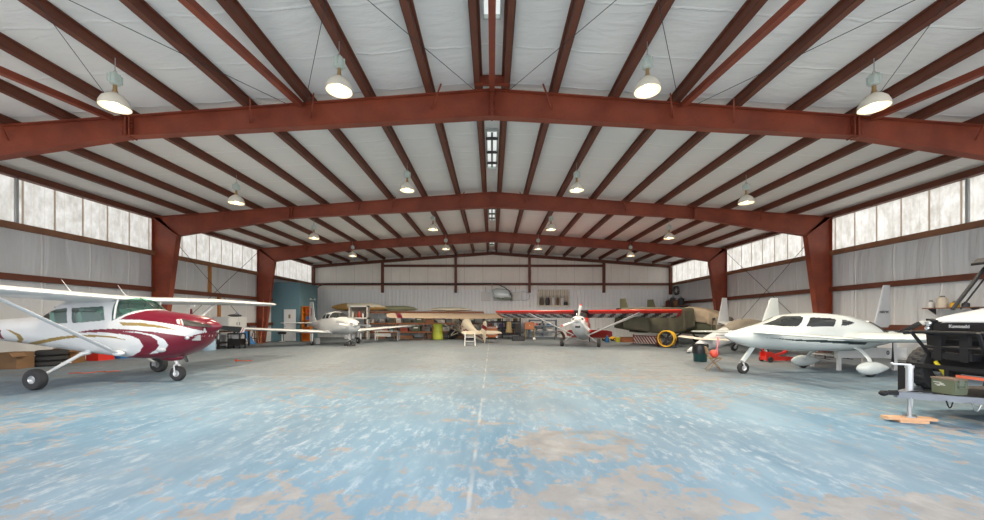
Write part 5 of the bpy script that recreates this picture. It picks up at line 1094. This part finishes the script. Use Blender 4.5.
t = thing('spare_wheel', 'black spare tyre standing against the storage rack beside the lime barrel', 'tyre', (-3.05,29.75,0)); wheel(t, (0,0,.36), .36, .22, (RUBBER, DARKM))
t = thing('step_stool', 'white two-step plastic step stool by the tail of the tan taildragger', 'step stool', (-1.27,22.0,0), math.radians(4))
for s_ in (-1,1):
    B().prism([(s_*.30-.03,-.26,0),(s_*.30-.03,-.18,0),(s_*.27-.03,.02,.76),(s_*.27-.03,-.05,.76)],(.06,0,0)).done('side_rail', PVC, t, smooth=False); B().prism([(s_*.30-.03,.30,0),(s_*.30-.03,.36,0),(s_*.27-.03,.06,.74),(s_*.27-.03,.01,.74)],(.06,0,0)).done('rear_leg', PVC, t, smooth=False)
for z_, y_, w_ in ((.22,-.16,.56),(.46,-.10,.54),): B().b2((-w_/2,y_-.1,z_),(w_/2,y_+.14,z_+.05)).done('tread', GREY, t, smooth=False)
B().b2((-.30,-.05,.70),(-.22,.05,.76)).b2((.22,-.05,.70),(.30,.05,.76)).done('top_cap', PVC, t, smooth=False)
t = thing('tool_chest', 'orange tool chest with white corners beside the rudder of the tan taildragger', 'tool chest', (-.03,29.7,0)); OC = mat('burnt orange enamel', (.42,.13,.03), .4); B().b2((-.44,-.25,.12),(.44,.25,.98)).done('body', OC, t, smooth=False)
for z_ in (.18,.44,.70): d_ = B().b2((-.38,-.265,z_),(.38,-.251,z_+.22)).done('drawer', OC, t, smooth=False); B().b2((-.28,-.285,z_+.15),(.28,-.266,z_+.18)).done('pull', STEEL, d_, smooth=False)
for x_ in (-.40,.40):
    for z_ in (.15,.93): B().b2((x_-.07,-.27,z_-.06),(x_+.07,-.252,z_+.07)).done('corner_pad', PVC, t, smooth=False)
    B().cyl((x_,-.15,.05),(x_,-.11,.05),.06).cyl((x_,.11,.05),(x_,.15,.05),.06).done('caster', BLACK, t)
t = rack('dark_shelving', 'dark metal shelving behind the orange tool chest', (.85,31.2,0), (2.9,.5,1.85), 3, (.35,.85,1.35,1.8), DARKM, DARKM, cat='shelving')
for i, (x_, z_, w_, h_, mm, cn) in enumerate(((-.35,.87,.3,.28,cols[4][0],'rust red'),(.1,.87,.28,.32,PVC,'white'),(.55,.87,.34,.25,mat('purple bin', (.10,.06,.20), .5),'purple'),(1.0,.87,.3,.3,CARD,'cardboard'),(1.6,.87,.4,.28,SLATE,'slate'),(-.2,1.37,.34,.24,GREY,'grey'),(.4,1.37,.32,.3,mat('dull green bin', (0,0,0)),'dull green'),(1.1,1.37,.36,.27,PVC,'white'),(1.7,1.37,.34,.3,CARD,'cardboard'),(.7,.37,.4,.3,DARKM,'black'),(1.4,.37,.42,.3,BROWNW,'brown'))):
    q = thing('shelf_box', f'{cn} box on the {"bottom" if z_ < .5 else "middle" if z_ < 1 else "upper"} shelf of the dark metal shelving', 'box', (.85+x_-.65,31.1,z_+.002), group='boxes on the dark shelving'); B().b2((-w_/2,-.18,0),(w_/2,.18,h_)).done('carton', mm, q, smooth=False); B().b2((-w_/2-.01,-.19,h_+.001),(w_/2+.01,.19,h_+.03)).done('lid', mm, q, smooth=False)
# khaki coat stand, shop chair, crate, table
t = thing('coat_stand', 'khaki coat hanging on a stand left of the black shop chair', 'coat stand', (1.3,29.3,0)); b = B(); b.cyl((0,0,.02),(0,0,1.45),.02); b.cyl((0,0,0),(0,0,.03),.2); b.bar((-.22,0,1.32),(.22,0,1.32),.02,.02); b.done('pole', DARKM, t); b = B(); b.sheet(lambda u, v: ((.24-.02*math.sin(u*3))*math.cos(2*PI*v)*(.75+.3*u)+.02*math.sin(v*30)*u, .13*math.sin(2*PI*v)*(.8+.3*u), 1.34-.86*u), 10, 40); q = b.done('coat', mat('khaki cloth', (.30,.23,.12), .8, var=.2), t); q.modifiers.new('t','SOLIDIFY').thickness = .01
t = thing('shop_chair', 'black high-backed shop chair in front of the dark shelving', 'chair', (2.02,28.3,0), .3); b = B(); b.box((0,.0,.52),(.5,.48,.10)); b.done('seat', BLACK, t); b = B(); b.box((0,.25,.90),(.46,.09,.62),Matrix.Rotation(-.12,3,'X')); b.done('backrest', BLACK, t)
for s_ in (-1,1): B().tube([(s_*.26,.15,.55),(s_*.29,.15,.74),(s_*.29,-.15,.74),(s_*.27,-.17,.55)],.025).done('armrest', BLACK, t)
B().cyl((0,0,.12),(0,0,.48),.03).done('pedestal', DARKM, t); b = B()
for i in range(5): a = 2*PI*i/5; b.bar((0,0,.13),(.28*math.cos(a),.28*math.sin(a),.09),.05,.03); b.cyl((.28*math.cos(a),.28*math.sin(a)-.02,.04),(.28*math.cos(a),.28*math.sin(a)+.02,.04),.04)
b.done('base', BLACK, t)
t = thing('black_crate', 'black ribbed crate on the floor in front of the black shop chair', 'crate', (1.85,26.9,0)); b = B(); b.b2((-.42,-.22,0),(.42,.22,.03)); b.b2((-.42,-.22,0),(-.39,.22,.34)); b.b2((.39,-.22,0),(.42,.22,.34)); b.b2((-.42,-.22,0),(.42,-.19,.34)); b.b2((-.42,.19,0),(.42,.22,.34)); b.done('tub', BLACK, t, smooth=False)
for i in range(5): B().b2((-.35+i*.16,-.235,.04),(-.30+i*.16,-.221,.30)).done('rib', DARKM, t, smooth=False)
t = thing('side_table', 'small wooden table to the right of the black shop chair', 'table', (2.85,29.0,0)); B().b2((-.38,-.3,.74),(.38,.3,.79)).done('table_top', BROWNW, t, smooth=False)
for x_ in (-.32,.32):
    for y_ in (-.25,.25): B().b2((x_-.03,y_-.03,0),(x_+.03,y_+.03,.74)).done('leg', mat('olive brown wood', (.2,.16,.06), .6), t, smooth=False)
q = thing('wooden_box', 'orange brown wooden box on the small table', 'box', (2.83,29.0,.795)); B().b2((-.34,-.22,0),(.34,.22,.50)).done('body', mat('orange brown wood', (.38,.14,.06), .6, var=.15), q, smooth=False); B().b2((-.03,-.235,.22),(.03,-.221,.30)).done('latch', PVC, q)
tag(B().ell((0,0,.11),(.11,.11,.11),16,10).box((0,0,.215),(.04,.04,.03)).done('float_ball', PVC), 'small white ball float alone on the floor before the slate shelving', 'ball').location = (3.02,27.3,0)
SL2 = mat('slate blue steel', (0,0,0))
rack('slate_shelving', 'slate blue steel shelving behind the red-winged airplane', (4.15,31.3,0), (2.2,.55,1.5), 3, (.12,.55,1.0,1.48), SL2, SL2, PVC, cat='shelving')
for i, (x_, z_, mm, cn) in enumerate(((3.35,.574,PVC,'white'),(3.9,.574,GREY,'grey'),(4.7,.574,PVC,'cream'),(3.5,1.024,RED,'red'),(4.05,1.024,DARKM,'black'),(4.75,1.024,BLUE,'blue'))):
    q = thing('parts_tray', f'{cn} parts tray on the {"lower" if z_ < .8 else "upper"} shelf of the slate blue shelving', 'tray', (x_,31.25,z_), group='trays on the slate shelving'); B().box((0,0,.08),(.40,.4,.16),taper=1.1).done('tub', mm, q, smooth=False); B().b2((-.1,-.225,.07),(.1,-.205,.12)).done('label_plate', PVC, q, smooth=False)
t = thing('engine_cowling', 'brown curved engine cowling on the floor left of the red-winged airplane', 'cowling', (5.1,29.0,0)); b = B(); b.sheet(lambda u, v: (.42*math.cos(PI*u)*(1-.2*v), -.3+.6*v, .02+.62*math.sin(PI*u)**.8*(1-.15*v)), 20, 6); q = b.done('shell', mat('brown leatherette', (.22,.09,.05), .5), t); q.modifiers.new('t','SOLIDIFY').thickness = .03; B().torus((0,-.3,.03),(0,1,0),.40,.02,20,6).done('lip', DARKM, t)
for i, (x_, y_, mm, kind_, lb) in enumerate(((8.15,26.6,YELLOW,'mower','small yellow mower under the tailplane of the red-winged airplane'),)):
    t = thing('yellow_mower', lb, 'mower', (x_,y_,0)); B().box((0,0,.24),(.75,.5,.14)).done('deck', YELLOW, t, smooth=False); B().cyl((0,0,.31),(0,0,.46),.16).box((0,0,.48),(.22,.2,.06)).done('engine', DARKM, t); B().tube([(-.3,-.2,.3),(-.75,-.2,.85),(-.75,.2,.85),(-.3,.2,.3)],.016).done('handle', DARKM, t)
    for sx_ in (-.3,.3):
        for sy_ in (-.28,.28): wheel(t, (sx_,sy_,.11), .11, .06, (RUBBER, YELLOW))
t = thing('water_jug', 'blue water jug on the floor beside the yellow mower', 'jug', (7.62,25.3,0)); B().lathe([(.13,0),(.14,.02),(.14,.28),(.06,.36),(.04,.40)], seg=18).done('body', BLUE, t); B().cyl((0,0,.40),(0,0,.44),.05).done('cap', PVC, t)
t = thing('yellow_bucket', 'lime yellow bucket on the floor right of the blue water jug', 'bucket', (8.30,25.2,0)); B().lathe([(.12,0),(.16,.30),(.17,.30),(.17,.32),(.15,.32),(.11,.02)], seg=20, cap=False).done('body', mat('lime yellow plastic', (.62,.60,.03), .4), t); B().tube([(.165*math.cos(a),0,.30+.14*math.sin(a)) for a in [PI*j/10 for j in range(11)]],.008,6).done('bail', STEEL, t)
t = thing('orange_crate', 'orange brown crate on the floor left of the striped barrier', 'crate', (8.95,25.4,0)); B().b2((-.36,-.22,0),(.36,.22,.30)).done('tub', mat('orange brown wood', (0,0,0)), t, smooth=False); B().b2((-.38,-.24,.30),(.38,.24,.34)).done('rim', BROWNW, t, smooth=False)

# ------------------------------------------------------------------ hung on the back wall
t = thing('helicopter_cabin', 'clear bubble cockpit shell hung high on the back wall', 'cockpit', (.85,31.85,3.55)); m_ = mat('grey green frame', (.30,.34,.30), .5)
bb = Body([(-.80,.10,.35,-.15,2),(-.55,.22,.50,-.32,2.2),(0,.30,.52,-.42,2.4),(.55,.28,.42,-.42,2.4),(.80,.15,.20,-.40,2.2)])
o = bb.build(frange(-.8,.8,.08), 28, lambda x, y, z: 'lower' if z < -.22 else 0); o['body'].done('bubble', mat('pale acrylic', (.72,.81,.83), .12, coat=.5), t); o['lower'].done('floor_pan', m_, t)
b = B(); b.tube([(-.85,-.1,1.0),(-.85,-.2,.35),(-.62,-.28,-.1),(-.70,-.25,-.38)],.02); b.tube([(.75,-.22,.15),(.86,-.2,-.1),(.84,-.2,-.42)],.03); b.tube([(-.75,-.2,-.44),(.86,-.2,-.44)],.025); b.tube([(-.80,-.1,.40),(-.5,-.25,.50),(.4,-.25,.42)],.02); b.done('frame', m_, t)
B().ell((.05,-.30,-.30),(.06,.05,.06)).done('lamp', BLACK, t)
for x_, w_, lb in ((-.55,.75,'white panel hung on the back wall left of the bubble cockpit'),(2.0,.66,'white panel hung on the back wall right of the bubble cockpit')):
    q = thing('wall_panel', lb, 'panel', (x_,32.14,3.48), group='panels beside the bubble cockpit'); B().b2((-w_/2,-.03,-.37),(w_/2,.03,.36)).done('sheet', PVC, q, smooth=False); b = B(); b.b2((-w_/2,-.035,-.40),(w_/2,.035,-.37)); b.b2((-.02,-.02,.36),(.02,.02,.75)); b.done('hanger', GREY, q, smooth=False)
t = thing('hoop_frame', 'white tube hoop hung on the back wall beside the right panel', 'frame', (2.75,32.12,3.48)); B().tube([(-.3,0,.36),(.15,0,.33),(.36,0,.20),(.40,0,0),(.36,0,-.25),(.15,0,-.36),(-.3,0,-.38)],.02).done('tube', GREY, t); B().tube([(-.3,0,.36),(-.3,0,-.38)],.02).done('crossbar', GREY, t)
tag(B().tube([(-15.0,32.0,3.7),(-14.5,32.0,4.3),(-13.8,32.0,4.52),(-8,32.0,4.50),(-5,32.0,4.46),(-3.3,32.0,4.42),(-1.5,32.0,4.50),(.1,32.0,4.52),(.5,31.9,4.42),(1.05,31.6,4.15),(1.45,31.4,3.8),(1.6,31.4,3.4),(1.56,31.42,3.0)],.035).done('black_hose', BLACK), 'long black hose running along the back wall girt and down to the bubble cockpit', 'hose')
t = thing('wall_rack', 'cream open wall rack with eight slots, hung on the back wall', 'rack', (5.15,32.0,3.0)); CRM = mat('cream rack paint', (.76,.72,.60), .5)
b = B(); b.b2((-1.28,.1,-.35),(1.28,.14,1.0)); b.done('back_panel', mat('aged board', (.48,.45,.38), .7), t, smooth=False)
B().b2((-1.35,-.16,-.42),(1.35,.14,-.33)).done('shelf', CRM, t, smooth=False)
for x_ in (-1.28,1.24): B().b2((x_,-.12,-.33),(x_+.05,.12,.85)).done('side_panel', CRM, t, smooth=False)
for i in range(8):
    x_ = -1.08+i*.308; B().b2((x_-.10,.06,.42),(x_-.03,.098,1.02)).b2((x_+.03,.06,.42),(x_+.10,.098,1.02)).b2((x_-.10,.06,.36),(x_+.10,.098,.5)).done('slot_bracket', CRM, t, smooth=False)
for i, (x_, mm, cn, w_) in enumerate(((-.98,mat('grey brown cloth', (.14,.12,.10), .9),'grey brown',.36),(-.5,BLACK,'wide black',.40),(-.02,PVC,'white',.26),(.35,CARD,'brown',.24),(.72,PVC,'right-hand white',.26),(1.02,BLACK,'short black',.34))):
    h_ = .62 if i != 5 else .28
    q = thing('hanging_vest', f'{cn} life vest hanging in the cream wall rack', 'vest', (5.15+x_,31.95,2.675), group='vests in the wall rack'); b = B(); b.sheet(lambda u, v, w_=w_, h_=h_: (w_/2*math.cos(2*PI*v)*(.75+.25*math.sin(PI*u)), .07*math.sin(2*PI*v), h_*u+.01), 8, 20); b.done('shell', mm, q); B().tube([(-w_*.25,0,h_),(-w_*.15,0,h_+.09),(w_*.15,0,h_+.09),(w_*.25,0,h_)],.015).done('strap', mm, q)
t = thing('corner_shelf', 'dark cluttered shelf in the back right corner above the canvas covers', 'shelf', (14.55,30.6,2.55)); B().b2((-.3,-1.6,0),(.5,1.4,.05)).done('board', BROWNW, t, smooth=False)
for y_ in (-1.3,1.1): B().prism([(.5,y_,0),(-.2,y_,0),(.5,y_,-.5)],(0,.04,0)).done('bracket', DARKM, t, smooth=False)
for i, (y_, r_, h_, mm, lb) in enumerate(((29.4,.22,.5,DARKM,'dark canister at the near end of the corner shelf'),(30.1,.26,.38,BROWNW,'brown tub second on the corner shelf'),(30.75,.2,.62,DARKM,'tall dark canister in the middle of the corner shelf'),(31.4,.25,.42,mat('dark red tub', (.14,.03,.02), .6),'dark red tub at the far end of the corner shelf'))):
    q = thing('canister', lb, 'canister', (14.55,y_,2.602), group='canisters on the corner shelf'); B().lathe([(r_*.9,0),(r_,.03),(r_,h_),(r_*.5,h_+.06)], seg=18).done('body', mm, q); B().torus((0,0,h_+.06),(0,1,0),r_*.4,.015,14,6).done('handle', DARKM, q)
tag(B().tube([(14.95,31.2-.012*i+.35*math.cos(i*.5),3.85+.35*math.sin(i*.5)) for i in range(38)],.03,6).done('hose_coil', DARKM), 'dark coiled hose hung on the right wall above the corner shelf', 'hose')
